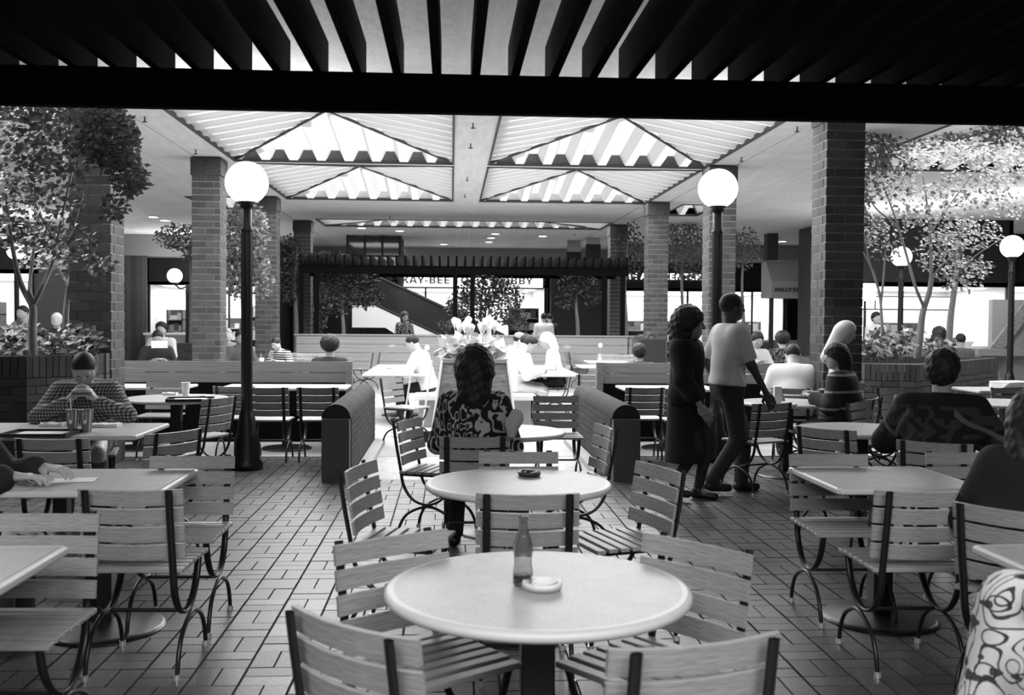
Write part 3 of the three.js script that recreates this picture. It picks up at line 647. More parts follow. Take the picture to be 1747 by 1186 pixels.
const goodsMats = [mat(0.7, 0.6), mat(0.35, 0.6), mat(0.08, 0.6), mat(0.18, 0.6), mat(0.5, 0.6)];
function rack(x, z, w, h, label, grp, d = 0.4) {
  const t = thing('display_rack', label, 'rack', [x, 0, z], 0, grp);
  const n = Math.max(3, Math.round(h / 0.36));
  part('frame', [slab(-w / 2, -w / 2 + 0.04, 0, h, -d / 2, d / 2), slab(w / 2 - 0.04, w / 2, 0, h, -d / 2, d / 2), slab(-w / 2, w / 2, 0, h, -d / 2 - 0.02, -d / 2)], M.dark, t);
  for (let k = 0; k < n; k++) {
    const y = h * k / n + 0.05; part('shelf', slab(-w / 2, w / 2, y - 0.03, y, -d / 2, d / 2), M.grey, t);
    let u = -w / 2 + 0.05; while (u < w / 2 - 0.12) { const gw = Math.min(rr(0.1, 0.3), w / 2 - 0.05 - u), gh = rr(0.12, h / n - 0.06); part('goods', slab(u, u + gw - 0.01, y, y + gh, -d / 2 + 0.02, rr(0, d / 2 - 0.04)), goodsMats[Math.floor(rnd() * 5)], t); u += gw; }
  }
  return t;
}
{
  // toy shop, centre back
  const a = shop(-1.9, 3.2, -34, 5, 2.6, 'bright toy shop with lit sign behind the far pergola', 'shop', 5, 9);
  const sg = solo('shop_sign', [slab(-1.85, 3.1, 2.6, 3.05, -33.94, -33.86)], litSign, 'long lit white sign band of the toy shop', 'sign');
  part('lettering', text('KAY-BEE TOY & HOBBY', 0.24).scale(1.25, 1, 1).translate(0.55, 2.83, -33.85), mat(0.25, 0.6), sg);
  part('box_frame', [slab(-1.87, 3.12, 2.55, 2.6, -33.98, -33.84)], M.dark, sg);
  [[-1.2, 'left shelf rack in the toy shop window'], [0.1, 'shelf rack behind middle tree in the toy shop'], [2.4, 'dark book rack at the toy shop door']].forEach(([x, l], i) => rack(x, i === 2 ? -33.2 : -36.5, 1.0, 1.9, l, 'toy shop racks'));
  // picture art shop, right back
  const b = shop(5.7, 11.2, -33, 5, 2.5, 'bright art shop with black sign fascia at right', 'shop', 5, 9);
  const s2 = solo('shop_lettering', text('THE ART CENTER', 0.21).scale(1.22, 1, 1).translate(6.95, 2.99, -32.99), litSign, 'lit white letters on the black fascia of art shop', 'sign');
  [[6.4, 'leftmost rack in the art shop'], [7.9, 'rack between the right columns in art shop'], [9.4, 'rack behind the walking man in art shop'], [10.4, 'rightmost rack in the art shop']].forEach(([x, l]) => rack(x, -34.6, 0.9, 1.5, l, 'art shop racks'));
  // left shops
  shop(-9.2, -5.6, -31, 5, 2.5, 'bright shop behind the two-globe lamp', 'shop', 3, 10);
  rack(-7.6, -33.4, 1.4, 1.5, 'rack of goods in the shop behind two-globe lamp', 'left shop racks'); rack(-6.2, -33.4, 1.0, 1.9, 'taller rack of goods behind the two-globe lamp', 'left shop racks');
  rack(-8.7, -33.6, 0.8, 1.3, 'low rack at left of the bright left shop', 'left shop racks'); rack(-8.6, -31.8, 0.5, 1.75, 'narrow rack just inside the bright left shop', 'left shop racks');
  const cn = thing('shop_counter', 'white shop counter in front of the bright left shop', 'counter', [-7.8, 0, -29.6]);
  part('body', box(2.0, 1.0, 0.6, 0, 0.5, 0), M.grey, cn); part('top', box(2.1, 0.06, 0.7, 0, 1.03, 0), M.white, cn);
  shop(-15.5, -10.6, -26, 5, 2.6, 'bright shop with shelves behind the left tree', 'shop', 4, 8);
  rack(-11.3, -28.2, 1.2, 1.7, 'shelf rack behind the thin left tree', 'far left shop racks'); rack(-13.0, -28.2, 1.4, 1.9, 'shelf rack behind the forked left tree', 'far left shop racks');
  // wood-panelled wall and soffit at left
  const wp = thing('wood_wall', 'dark vertical wood panelling left of the bright shop', 'wall', [-9.55, 0, -29.7]);
  for (let k = 0; k < 9; k++) part('panel', slab(-0.68 + k * 0.152, -0.535 + k * 0.152, 0.0, 3.3, -0.03, 0.02), mat(0.06 + 0.02 * (k % 3), 0.8, { map: T.wood }), wp);
  solo('soffit', [slab(-10.3, -5.4, 3.3, CEIL - 0.004, -30.6, -29.6)], mat(0.22, 0.9), 'plain grey soffit above the wood panelling at left', 'soffit');
  // grey bulkheads that close the back of the hall
  solo('bulkhead', [slab(-5.3, 5.5, 3.08, CEIL - 0.004, -34.0, -33.7)], fasciaGrey, 'grey bulkhead above the toy shop sign', 'bulkhead');
  solo('pier', [slab(3.35, 5.55, 0, 3.07, -34, -33.6)], M.dark, 'dark wall pier between the toy shop and the art shop', 'pier');
  solo('pier', [slab(-5.45, -2.05, 0, 3.07, -35, -34.6)], M.dark, 'dark wall pier behind the escalator', 'pier');
  for (const [px, py0, py1, D, l] of [[1012, 417, 470, 29, 'taller dark hanging sign panel beyond the pergola'], [979, 430, 470, 30, 'shorter dark hanging sign panel beyond the pergola']]) {
    const p = at(px, py0, D), q = at(px, py1, D), w = 25 * D / FOCAL;
    const t = thing('hanging_panel', l, 'sign', [p.x, 0, p.z]); part('panel', slab(-w / 2, w / 2, q.y - 0.3, p.y, -0.04, 0.04), M.darker, t); part('bracket', slab(-w / 2 + 0.02, w / 2 - 0.02, p.y, CEIL - 0.002, -0.03, 0.03), M.grey, t);
  }
  // glazed dark kiosk above the escalator, with reversed lettering
  const k = thing('glass_kiosk', 'dark glazed lift tower behind the left of far pergola', 'tower', [-2.25, 0, -29]);
  const tint = mat(0.03, 0.06);
  for (let i = 0; i < 3; i++) for (const [y0, y1] of [[0, 0.9], [0.95, 2.2], [2.25, 3.3], [3.35, CEIL - 0.04]]) part('pane', slab(-0.75 + i * 0.5 + 0.02, -0.25 + i * 0.5 - 0.02, y0, y1, -0.02, 0.0), tint, k);
  for (let i = 0; i < 4; i++) part('post', slab(-0.78 + i * 0.5, -0.72 + i * 0.5, 0, CEIL - 0.004, -0.05, 0.03), M.darker, k);
  for (const y of [0.92, 2.22, 3.32]) part('rail', slab(-0.75, 0.75, y - 0.025, y + 0.025, -0.04, 0.02), M.darker, k);
  part('side', slab(-0.77, -0.72, 0, CEIL - 0.004, -2, -0.05), M.darker, k); part('side', slab(0.72, 0.77, 0, CEIL - 0.004, -2, -0.05), M.darker, k);
  part('lettering', text('6  LLE', 0.22).scale(-1, 1, 1).translate(0.28, 2.62, 0.002), M.white, k).material = mat(0.7, 0.5, { side: THREE.DoubleSide });
  // escalator
  const e = thing('escalator', 'escalator with glass balustrade rising to the left behind the pergola', 'escalator', [1.3, 0, -27.9]);
  const run = 3.4, rise = 1.62, A = (x, y) => new THREE.Vector2(x, y);
  const sidePanel = new THREE.Shape([A(0.1, 0), A(0.1, 0.25), A(-run, rise + 0.25), A(-run - 0.6, rise + 0.25), A(-run - 0.6, rise - 0.35), A(-run + 0.3, rise - 0.35), A(-1.1, 0)]);
  for (const z of [0.5, -0.5]) {
    part('truss_side', new THREE.ExtrudeGeometry(sidePanel, { depth: 0.05, bevelEnabled: false }).translate(0, 0, z - 0.025), M.white, e);
    part('balustrade', new THREE.ExtrudeGeometry(new THREE.Shape([A(0.1, 0.25), A(0.1, 1.05), A(-run, rise + 1.05), A(-run, rise + 0.25)]), { depth: 0.012, bevelEnabled: false }).translate(0, 0, z - 0.006), mat(0.025, 0.1), e);
    part('handrail', [bar([0.15, 1.08, z], [-run, rise + 1.08, z], 0.045)], M.black, e); part('skirt_rail', [bar([0.1, 0.3, z + 0.03], [-run, rise + 0.3, z + 0.03], 0.03)], M.black, e);
  }
  for (let i = 0; i < 15; i++) part('step', slab(-0.1 - i * 0.21 - 0.21, -0.1 - i * 0.21, i * 0.116, i * 0.116 + 0.2, -0.47, 0.47), M.metal, e);
  // food counter at right
  const fc = thing('food_counter', 'long food counter behind the right planter', 'counter', [10.6, 0, -21]);
  part('front', box(4.2, 0.95, 0.5, 0, 0.475, 0), M.boardLight, fc); part('counter_top', box(4.3, 0.06, 0.7, 0, 0.98, 0), M.white, fc);
  for (let i = 0; i < 3; i++) part('panel_strip', box(4.2, 0.02, 0.02, 0, 0.2 + i * 0.26, 0.255), M.grey, fc);
  const fs = shop(9.15, 13.0, -22.6, 3, 2.35, 'bright food stall with black fascia behind right tree', 'shop', 1, 9);
  const mb = thing('menu_board', 'backlit menu board row over the food counter', 'menu board', [11.0, 2.0, -24.6]);
  part('frame', box(3.4, 0.36, 0.06, 0, 0, 0), M.dark, mb); for (let i = 0; i < 5; i++) part('lit_panel', box(0.6, 0.28, 0.03, -1.32 + i * 0.66, 0, 0.035), litSign, mb);
  rack(9.9, -25.2, 0.8, 1.7, 'drinks rack behind the food counter', 'stall racks'); rack(11.5, -25.2, 1.0, 1.5, 'cup rack behind the food counter', 'stall racks');
  for (const [i, x] of [8.8, 9.2, 10.9, 11.2].entries()) { const o = solo('serving_bowl', lathe([[0, 0], [0.06, 0], [0.13, 0.09], [0.14, 0.1], [0.12, 0.1], [0.05, 0.015], [0, 0.015]], 14).translate(x, 1.012, -21), i % 2 ? M.white : M.darker, ['white bowl on left end of the food counter', 'dark bowl on left of the food counter', 'white bowl toward the right of the food counter', 'dark bowl on right end of the food counter'][i], 'bowl', 'bowls on food counter'); }
  const dg = thing('ramp_panel', 'diagonal pale ramp panel at right of the food counter', 'ramp', [11.35, 0, -19.9]);
  part('panel', new THREE.ExtrudeGeometry(new THREE.Shape([A(-0.5, 0), A(-0.5, 0.75), A(0.45, 2.0), A(0.75, 2.0), A(-0.2, 0.75), A(0.1, 0)]), { depth: 0.1, bevelEnabled: false }), M.boardLight, dg);
  part('wall', slab(-0.2, 2.6, 0, 2.0, -0.2, -0.05), M.grey, dg);
  const nt = thing('framed_notice', 'small framed notice standing near the right lamp', 'notice', [11.9, 1.0, -19.75]); part('frame', box(0.3, 0.4, 0.03, 0, 0.2, 0), M.darker, nt); part('sheet', box(0.24, 0.34, 0.01, 0, 0.2, 0.018), M.white, nt);
  part('ledge', slab(-0.7, 2.4, 0.85, 0.99, -0.1, 0.35), M.boardLight, dg);
  // lit box lantern on the stall corner
  const bl = thing('box_lantern', 'glowing box lantern beside nearest right column', 'lantern', [at(1476, 499, 22.3).x, 0, -22.3]); part('lamp_box', box(0.4, 0.4, 0.3, 0, at(1476, 499, 22.5).y, 0, 0.04), globeMat, bl); part('stem', bar([0, 0, 0], [0, at(1476, 499, 22.5).y - 0.2, 0], 0.03), M.black, bl);
  // awning hut
  const hut = thing('awning_stall', 'small stall with a sloped lettered awning by the right column', 'stall', [9.15, 0, -26.2]);
  part('awning', new THREE.ExtrudeGeometry(new THREE.Shape([A(0, 0), A(0, 0.45), A(-0.5, 1.0), A(-0.9, 1.0), A(-0.9, 0)]), { depth: 1.1, bevelEnabled: false }).rotateY(-PI / 2).translate(0.55, 2.15, -0.2), mat(0.4, 0.8), hut);
  part('lettering', text('HOLLY STORE', 0.105, 0.02).translate(0, 2.37, -0.19), M.darker, hut);
  for (const x of [-0.5, 0.5]) part('post', slab(x - 0.05, x + 0.05, 0, 2.15, -0.4, -0.3), M.dark, hut);
  part('counter', slab(-0.55, 0.55, 0, 1.0, -0.9, -0.4), M.boardLight, hut); part('chimney', slab(-0.55, -0.25, 3.2, CEIL - 0.004, -0.9, -0.6), M.dark, hut);
  // dark storefront fascia to the right of the art shop
  solo('bulkhead', [slab(12.05, 23.9, 2.6, CEIL - 0.004, -32, -31.6)], fasciaDark, 'black fascia over the far right shops', 'bulkhead');
  solo('bulkhead', [slab(5.3, 12.0, 3.45, CEIL - 0.004, -32.6, -31)], fasciaGrey, 'grey soffit above the black art shop fascia', 'bulkhead');
  shop(13.2, 18, -26, 4, 2.5, 'bright shop at far right beyond the food counter', 'shop', 3, 8);
  solo('low_brick_wall', [slab(-6.6, -4.4, 0, 0.95, -22.4, -22.1)], M.brickC, 'low dark brick wall behind the reading man', 'wall');
}
// ---------- people ----------
// distance fields of tapered bones joined smoothly, meshed by surface nets
function field(lo, hi, c) {
  const n = [0, 1, 2].map(i => Math.max(4, Math.ceil((hi[i] - lo[i]) / c) + 1)), F = new Float32Array(n[0] * n[1] * n[2]).fill(1);
  const o = { lo, c, n, F };
  o.each = (a, b, fn) => {
    const s = [0, 1, 2].map(i => Math.max(0, Math.floor((a[i] - lo[i]) / c))), e = [0, 1, 2].map(i => Math.min(n[i] - 1, Math.ceil((b[i] - lo[i]) / c)));
    for (let z = s[2]; z <= e[2]; z++) for (let y = s[1]; y <= e[1]; y++) for (let x = s[0]; x <= e[0]; x++) { const k = (z * n[1] + y) * n[0] + x; F[k] = fn(F[k], lo[0] + x * c, lo[1] + y * c, lo[2] + z * c); }
  };
  o.cap = (A, B, r0, r1, k = 0.03, flat) => {                            // flat: [axis vector, factor]
    const R = Math.max(r0, r1) + 0.07, bx = B.x - A.x, by = B.y - A.y, bz = B.z - A.z, bb = Math.max(1e-9, bx * bx + by * by + bz * bz);
    o.each([Math.min(A.x, B.x) - R, Math.min(A.y, B.y) - R, Math.min(A.z, B.z) - R], [Math.max(A.x, B.x) + R, Math.max(A.y, B.y) + R, Math.max(A.z, B.z) + R], (f, x, y, z) => {
      let px = x - A.x, py = y - A.y, pz = z - A.z;
      if (flat) { const d = (px * flat[0].x + py * flat[0].y + pz * flat[0].z) * (flat[1] - 1); px += flat[0].x * d; py += flat[0].y * d; pz += flat[0].z * d; }
      const h = Math.max(0, Math.min(1, (px * bx + py * by + pz * bz) / bb)), dx = px - bx * h, dy = py - by * h, dz = pz - bz * h;
      const d = Math.sqrt(dx * dx + dy * dy + dz * dz) - (r0 + (r1 - r0) * h), q = Math.max(k - Math.abs(f - d), 0) / k;
      return Math.min(f, d) - q * q * k * 0.25;
    }); return o;
  };
  o.ell = (C, rx, ry, rz, k = 0.02) => {
    const m = Math.min(rx, ry, rz);
    o.each([C[0] - rx - 0.06, C[1] - ry - 0.06, C[2] - rz - 0.06], [C[0] + rx + 0.06, C[1] + ry + 0.06, C[2] + rz + 0.06], (f, x, y, z) => {
      const d = (Math.hypot((x - C[0]) / rx, (y - C[1]) / ry, (z - C[2]) / rz) - 1) * m, q = Math.max(k - Math.abs(f - d), 0) / k; return Math.min(f, d) - q * q * k * 0.25;
    }); return o;
  };
  o.cut = fn => { o.each(lo, hi, (f, x, y, z) => Math.max(f, fn(x, y, z))); return o; };     // keeps where fn < 0
  o.mesh = (us = 1) => {
    const [nx, ny, nz] = n, id = new Int32Array(F.length).fill(-1), P = [], I = [], st = [1, nx, nx * ny];
    for (let z = 0; z < nz - 1; z++) for (let y = 0; y < ny - 1; y++) for (let x = 0; x < nx - 1; x++) {
      const k = (z * ny + y) * nx + x; let mask = 0; for (let i = 0; i < 8; i++) if (F[k + (i & 1) + (i >> 1 & 1) * nx + (i >> 2) * nx * ny] < 0) mask |= 1 << i;
      if (!mask || mask === 255) continue;
      let sx = 0, sy = 0, sz = 0, m = 0;
      for (let i = 0; i < 8; i++) for (let a = 0; a < 3; a++) {
        if (i >> a & 1) continue; const j = i | 1 << a; if ((mask >> i & 1) === (mask >> j & 1)) continue;
        const f0 = F[k + (i & 1) + (i >> 1 & 1) * nx + (i >> 2) * nx * ny], f1 = F[k + (j & 1) + (j >> 1 & 1) * nx + (j >> 2) * nx * ny], t = f0 / (f0 - f1);
        sx += (i & 1) + (a === 0 ? t : 0); sy += (i >> 1 & 1) + (a === 1 ? t : 0); sz += (i >> 2) + (a === 2 ? t : 0); m++;
      }
      id[k] = P.length / 3; P.push(lo[0] + (x + sx / m) * c, lo[1] + (y + sy / m) * c, lo[2] + (z + sz / m) * c);
    }
    for (let z = 1; z < nz - 1; z++) for (let y = 1; y < ny - 1; y++) for (let x = 1; x < nx - 1; x++) {
      const k = (z * ny + y) * nx + x;
      for (let a = 0; a < 3; a++) {
        const f0 = F[k] < 0, f1 = F[k + st[a]] < 0; if (f0 === f1) continue;
        const u = st[(a + 1) % 3], v = st[(a + 2) % 3], q = [id[k], id[k - u], id[k - u - v], id[k - v]]; if (q.some(w => w < 0)) continue;
        f0 ? I.push(q[0], q[1], q[2], q[0], q[2], q[3]) : I.push(q[0], q[2], q[1], q[0], q[3], q[2]);
      }
    }
    const g = new THREE.BufferGeometry(); g.setAttribute('position', new THREE.Float32BufferAttribute(P, 3)); g.setIndex(I); g.computeVertexNormals();
    const uv = new Float32Array(P.length / 3 * 2); for (let i = 0; i < P.length / 3; i++) { uv[2 * i] = (P[3 * i] + 0.7 * P[3 * i + 2]) * us; uv[2 * i + 1] = P[3 * i + 1] * us; } g.setAttribute('uv', new THREE.BufferAttribute(uv, 2));
    return g;
  };
  return o;
}
const cache = {};
function headGeo(c, bald) {                                                    // x to the side, y up, z forward; about 0.23 m tall
  return cache['h' + c] ??= field([-0.13, -0.22, -0.15], [0.13, 0.16, 0.15], c)
    .ell([0, 0.03, -0.012], 0.074, 0.086, 0.094).cap(V(0, -0.02, 0.03), V(0, -0.07, 0.045), 0.055, 0.038, 0.03).cap(V(-0.03, -0.04, 0.02), V(0.03, -0.04, 0.02), 0.048, 0.048, 0.03)
    .cap(V(0, 0.012, 0.082), V(0, -0.022, 0.1), 0.009, 0.014, 0.012).cap(V(-0.018, -0.055, 0.078), V(0.018, -0.055, 0.078), 0.008, 0.008, 0.008).cap(V(-0.018, -0.066, 0.076), V(0.018, -0.066, 0.076), 0.008, 0.008, 0.006)
    .cap(V(-0.035, 0.022, 0.074), V(0.035, 0.022, 0.074), 0.011, 0.011, 0.015).cap(V(0, -0.05, -0.025), V(0, -0.2, -0.03), 0.052, 0.056, 0.03)
    .ell([0.077, -0.008, -0.012], 0.009, 0.03, 0.018, 0.006).ell([-0.077, -0.008, -0.012], 0.009, 0.03, 0.018, 0.006)
    .cut((x, y, z) => 0.013 - Math.hypot(Math.abs(x) - 0.031, y - 0.003, z - 0.092)).mesh();
}
function hairGeo(type, c) {
  const k = type + c; if (cache[k]) return cache[k];
  const f = field([-0.2, type === 'long' ? -0.45 : -0.26, -0.24], [0.2, 0.24, 0.18], c), face = (x, y, z) => -(y * 0.75 - z * 0.66 + 0.002);
  const rough = (x, y, z) => 0.006 * Math.sin(x * 90 + y * 40) * Math.sin(y * 80 + z * 60) * Math.sin(z * 95 + x * 30);
  const wav = a => { f.each(f.lo, [9, 9, 9], (v, x, y, z) => v + a * rough(x, y, z)); return f; };
  if (type === 'short') f.ell([0, 0.036, -0.016], 0.083, 0.093, 0.102).cut(face).cut((x, y, z) => -0.085 - y);
  if (type === 'thick') f.ell([0, 0.05, -0.02], 0.1, 0.1, 0.112).ell([0, -0.02, -0.05], 0.082, 0.08, 0.07, 0.05).cut(face).cut((x, y, z) => -0.11 - y);
  if (type === 'afro') wav(0).ell([0, 0.05, -0.03], 0.128, 0.125, 0.13).cut(face).cut((x, y, z) => -0.1 - y);
  if (type === 'bob') f.ell([0, 0.042, -0.02], 0.1, 0.1, 0.11).cap(V(0, -0.03, -0.05), V(0, -0.15, -0.06), 0.1, 0.085, 0.06).cut((x, y, z) => z > 0 ? -(y * 0.75 - z * 0.66 + 0.03 + Math.abs(x) * 0.0) : -1);
  if (type === 'long') f.ell([0, 0.045, -0.018], 0.098, 0.098, 0.108).cap(V(0, -0.02, -0.06), V(0, -0.34, -0.1), 0.095, 0.075, 0.06).cut((x, y, z) => z > 0.01 && Math.abs(x) < 0.07 ? -(y * 0.75 - z * 0.66 + 0.01) : -1);
  if (type === 'cap') f.ell([0, 0.045, -0.012], 0.09, 0.092, 0.104).cut((x, y, z) => 0.035 - y).cap(V(-0.04, 0.045, 0.09), V(0.04, 0.045, 0.09), 0.012, 0.012, 0.02).cap(V(-0.03, 0.04, 0.13), V(0.03, 0.04, 0.13), 0.008, 0.008, 0.05);
  if (type === 'afro' || type === 'thick' || type === 'bob') wav(1);
  return cache[k] = f.mesh();
}
function handGeo(c, curl) {                                                     // wrist at origin, fingers toward +y, palm faces +z, thumb on +x
  const key = 'hand' + c + curl; if (cache[key]) return cache[key];
  const f = field([-0.08, -0.05, -0.05], [0.1, 0.22, 0.13], c);
  f.cap(V(0, -0.03, 0), V(0, 0.02, 0), 0.026, 0.026, 0.02).cap(V(-0.022, 0.045, 0), V(0.022, 0.045, 0), 0.022, 0.022, 0.02, [V(0, 0, 1), 1.4]).cap(V(-0.028, 0.075, 0), V(0.028, 0.08, 0), 0.018, 0.018, 0.02, [V(0, 0, 1), 1.3]);
  [[-0.032, 0.062, 0.8], [-0.011, 0.07, 1], [0.011, 0.07, 1.05], [0.032, 0.066, 0.95]].forEach(([x, y, l], i) => {
    let p = V(x, y + 0.015, 0), a = 0.25 * curl; const L = [0.042 * l, 0.028 * l, 0.022 * l];
    L.forEach((s, j) => { const q = p.clone().add(V(x * 0.08, Math.cos(a) * s, Math.sin(a) * s)); f.cap(p, q, 0.0098 - j * 0.0008, 0.0092 - j * 0.0008, 0.004); p = q; a += 0.75 * curl; });
  });
  const t0 = V(0.026, 0.02, 0.005), t1 = V(0.05, 0.055, 0.02 + 0.01 * curl), t2 = V(0.052 - 0.012 * curl, 0.085, 0.03 + 0.02 * curl); f.cap(t0, t1, 0.014, 0.011, 0.012).cap(t1, t2, 0.011, 0.0095, 0.004);
  return cache[key] = f.mesh();
}
function ik(S, Tt, a, b, pole) {
  const d = Tt.clone().sub(S); let L = d.length(); if (L > a + b - 0.004) { d.multiplyScalar((a + b - 0.004) / L); L = a + b - 0.004; }
  const W = S.clone().add(d), u = d.clone().normalize(), p = pole.clone().sub(u.clone().multiplyScalar(pole.dot(u))).normalize(), x = (L * L + a * a - b * b) / (2 * L), h = Math.sqrt(Math.max(0, a * a - x * x));
  return [S.clone().add(u.multiplyScalar(x)).add(p.multiplyScalar(h)), W];
}
const skinL = mat(0.42, 0.55), skinM = mat(0.25, 0.55), skinD = mat(0.055, 0.45), eyeMat = mat(0.02, 0.2);
const hairDark = mat(0.008, 0.6), hairGrey = mat(0.35, 0.7), hairBlond = mat(0.62, 0.55), hairBrown = mat(0.05, 0.6), shoeMat = mat(0.012, 0.4), capMat = mat(0.25, 0.8);
const cloth = (g, o = {}) => mat(g, 0.9, o);
function person(o) {
  const sc = o.scale || 1, c = o.cell || 0.02, fem = o.female, t = thing('person', o.label, 'person', [o.x, o.y || 0, o.z], o.turn, 'people in the food court');
  t.scale.setScalar(sc);
  const sit = o.sit !== false, seat = (o.seat ?? 0.468) / sc, hh = sit ? seat + 0.085 : 0.92, ln = o.lean || 0, sh = fem ? 0.155 : 0.18;
  const H = V(0, hh, 0), u = V(0, Math.cos(ln), Math.sin(ln)), f = V(0, -Math.sin(ln), Math.cos(ln)), on = (k, x = 0, z = 0) => H.clone().addScaledVector(u, k).addScaledVector(f, z).add(V(x, 0, 0));
  const S = s => on(0.44, s * sh, 0.0), hp = o.nod ?? ln * 0.5, hy = o.look || 0;
  const nb = on(0.5), hUp = V(Math.sin(o.tilt || 0), Math.cos(hp), Math.sin(hp)).normalize(), nt = nb.clone().addScaledVector(hUp, 0.035), hc = nt.clone().addScaledVector(hUp, 0.115).add(V(0, 0, 0.025));
  // legs
  const leg = s => {
    const hip = V(s * 0.09, hh - (sit ? 0 : 0.03), 0); let an;
    if (sit) { an = V(s * (o.spread ?? 0.12), 0.08, o.feet ?? 0.42); if (o.floorless) an.y = 0.08; } else an = V(s * 0.07, 0.08 + (o.stride && s < 0 ? 0.03 : 0), (o.stride || 0) * s);
    const [kn, ak] = ik(hip, an, 0.435, 0.425, V(0, sit ? 0.6 : 0, 1)); return { hip, kn, ak, toe: ak.clone().add(V(s * 0.02, -0.045, 0.14)) };
  };
  const arm = (s, w) => { const [el, wr] = ik(S(s), w ? V(...w) : sit ? V(s * 0.16, hh + 0.13, 0.36) : V(s * 0.22, hh - 0.1, 0.06), 0.29, 0.25, V(s * (o.elbow ?? 0.7), -0.7, -0.5)); return { sh: S(s), el, wr }; };
  const L = [leg(-1), leg(1)], Ar = [arm(-1, o.right), arm(1, o.left)];
  const pts = [H, hc, nb, ...L.flatMap(l => [l.kn, l.ak, l.toe]), ...Ar.flatMap(a => [a.sh, a.el, a.wr])], lo = [0, 1, 2].map(i => Math.min(...pts.map(p => p.getComponent(i))) - 0.26), hi = [0, 1, 2].map(i => Math.max(...pts.map(p => p.getComponent(i))) + 0.26);
  lo[1] = Math.max(lo[1], -0.03);
  const bust = fem ? 0.012 : 0, fl = [f, 1.35];
  const torso = (F, e) => {
    F.cap(V(-0.07, hh + 0.01, 0), V(0.07, hh + 0.01, 0), 0.115 + e, 0.115 + e, 0.05, [V(0, 0, 1), 1.15]); F.cap(on(0.03), on(0.18), (fem ? 0.118 : 0.135) + e, (fem ? 0.112 : 0.132) + e, 0.06, [f, 1.2]);
    F.cap(on(0.18), on(0.36), (fem ? 0.122 : 0.14) + e, (fem ? 0.13 : 0.152) + e, 0.06, fl); F.cap(on(0.4, -sh + 0.05), on(0.4, sh - 0.05), 0.085 + e, 0.085 + e, 0.06, [f, 1.1]); F.cap(on(0.3, -0.07, 0.02), on(0.3, 0.07, 0.02), 0.1 + bust + e, 0.1 + bust + e, 0.06, fl);
  };
  const armF = (F, e, k0 = 1) => Ar.forEach(a => { F.cap(a.sh, a.el, 0.056 + e, 0.042 + e, 0.05); if (k0 > 0.55) F.cap(a.el, a.el.clone().lerp(a.wr, Math.min(1, (k0 - 0.5) * 2)), 0.042 + e, 0.03 + e * 1.3, 0.03); });
  const legF = (F, e, k1 = 1) => L.forEach(l => { F.cap(l.hip, l.kn, 0.082 + e, 0.056 + e, 0.05); F.cap(l.kn, l.kn.clone().lerp(l.ak, k1), 0.056 + e, 0.04 + e * 1.4, 0.03); });
  // the body itself: one surface, head and hands merged in
  const B = field(lo, hi, c); torso(B, -0.004); armF(B, -0.004); legF(B, -0.004); B.cap(nb, nt, 0.054, 0.05, 0.04); L.forEach(l => B.cap(l.ak, l.toe, 0.035, 0.028, 0.03));
  const q = new THREE.Quaternion().setFromEuler(new THREE.Euler(hp, hy, -(o.tilt || 0), 'YXZ')), hm = new THREE.Matrix4().compose(hc, q, V(1, 1, 1).multiplyScalar(o.head || 1)), hcell = c < 0.016 ? 0.0055 : 0.01;
  const bits = [B.mesh(), headGeo(hcell).clone().applyMatrix4(hm)];
  Ar.forEach((a, i) => {
    const d = (o.handDir?.[i] ? V(...o.handDir[i]) : a.wr.clone().sub(a.el)).normalize(), s = i ? 1 : -1; let palm = o.palm?.[i] ? V(...o.palm[i]) : sit ? V(0, -1, 0.1) : V(-s, 0, 0); palm.addScaledVector(d, -palm.dot(d)).normalize();
    const x = d.clone().cross(palm).normalize(), m = new THREE.Matrix4().makeBasis(x, d, palm).setPosition(a.wr.clone().addScaledVector(d, 0.015)); const thumbIn = (x.x * s < 0); const g = handGeo(c < 0.016 ? 0.005 : 0.009, o.curl ?? 0.6).clone(); if (!thumbIn) { g.scale(-1, 1, 1); const ix = g.index.array; for (let k = 0; k < ix.length; k += 3) { const w = ix[k]; ix[k] = ix[k + 1]; ix[k + 1] = w; } g.computeVertexNormals(); } bits.push(g.applyMatrix4(m));
  });
  const body = part('body', mergeGeometries(bits.map(g => { const w = g.clone(); return w; })), o.skin || skinL, t);
  if (c < 0.016) part('eyes', [-1, 1].map(s => new THREE.SphereGeometry(0.009, 10, 8).translate(s * 0.03, 0.003, 0.077)).map(g => g.applyMatrix4(hm)), eyeMat, body);
  part('hair', hairGeo(o.hair || 'short', c < 0.016 ? 0.007 : 0.011).clone().applyMatrix4(hm), o.hairMat || hairDark, t);
  if (o.cap) part('cap', hairGeo('cap', 0.009).clone().applyMatrix4(hm), o.cap, t);
  // clothes
  const us = o.us || 1, low = o.low ?? -0.06, neckCut = (x, y, z) => { const w = V(x, y, z).sub(nb), k = w.dot(u); return Math.max(k - 0.02, -1); };
  const T1 = field(lo, hi, c); torso(T1, 0.014 + (o.loose || 0)); armF(T1, 0.013 + (o.loose || 0) * 0.8, o.sleeve ?? 0.95); T1.cap(nb.clone().addScaledVector(u, -0.05), nb.clone().addScaledVector(u, 0.02), 0.075, 0.066, 0.05);
  T1.cut(neckCut).cut((x, y, z) => V(x, y, z).sub(H).dot(u) > 0.12 || Math.abs(x) > 0.2 ? -1 : low - V(x, y, z).sub(H).dot(u));
  if ((o.sleeve ?? 0.95) <= 0.55) Ar.forEach(a => { const d = a.el.clone().sub(a.sh).normalize(), e = a.sh.distanceTo(a.el) * (o.sleeve / 0.5); T1.each(lo, hi, (v, x, y, z) => { const w = V(x, y, z).sub(a.sh), k = w.dot(d); return k > e && w.addScaledVector(d, -k).length() < 0.1 ? Math.max(v, k - e) : v; }); });
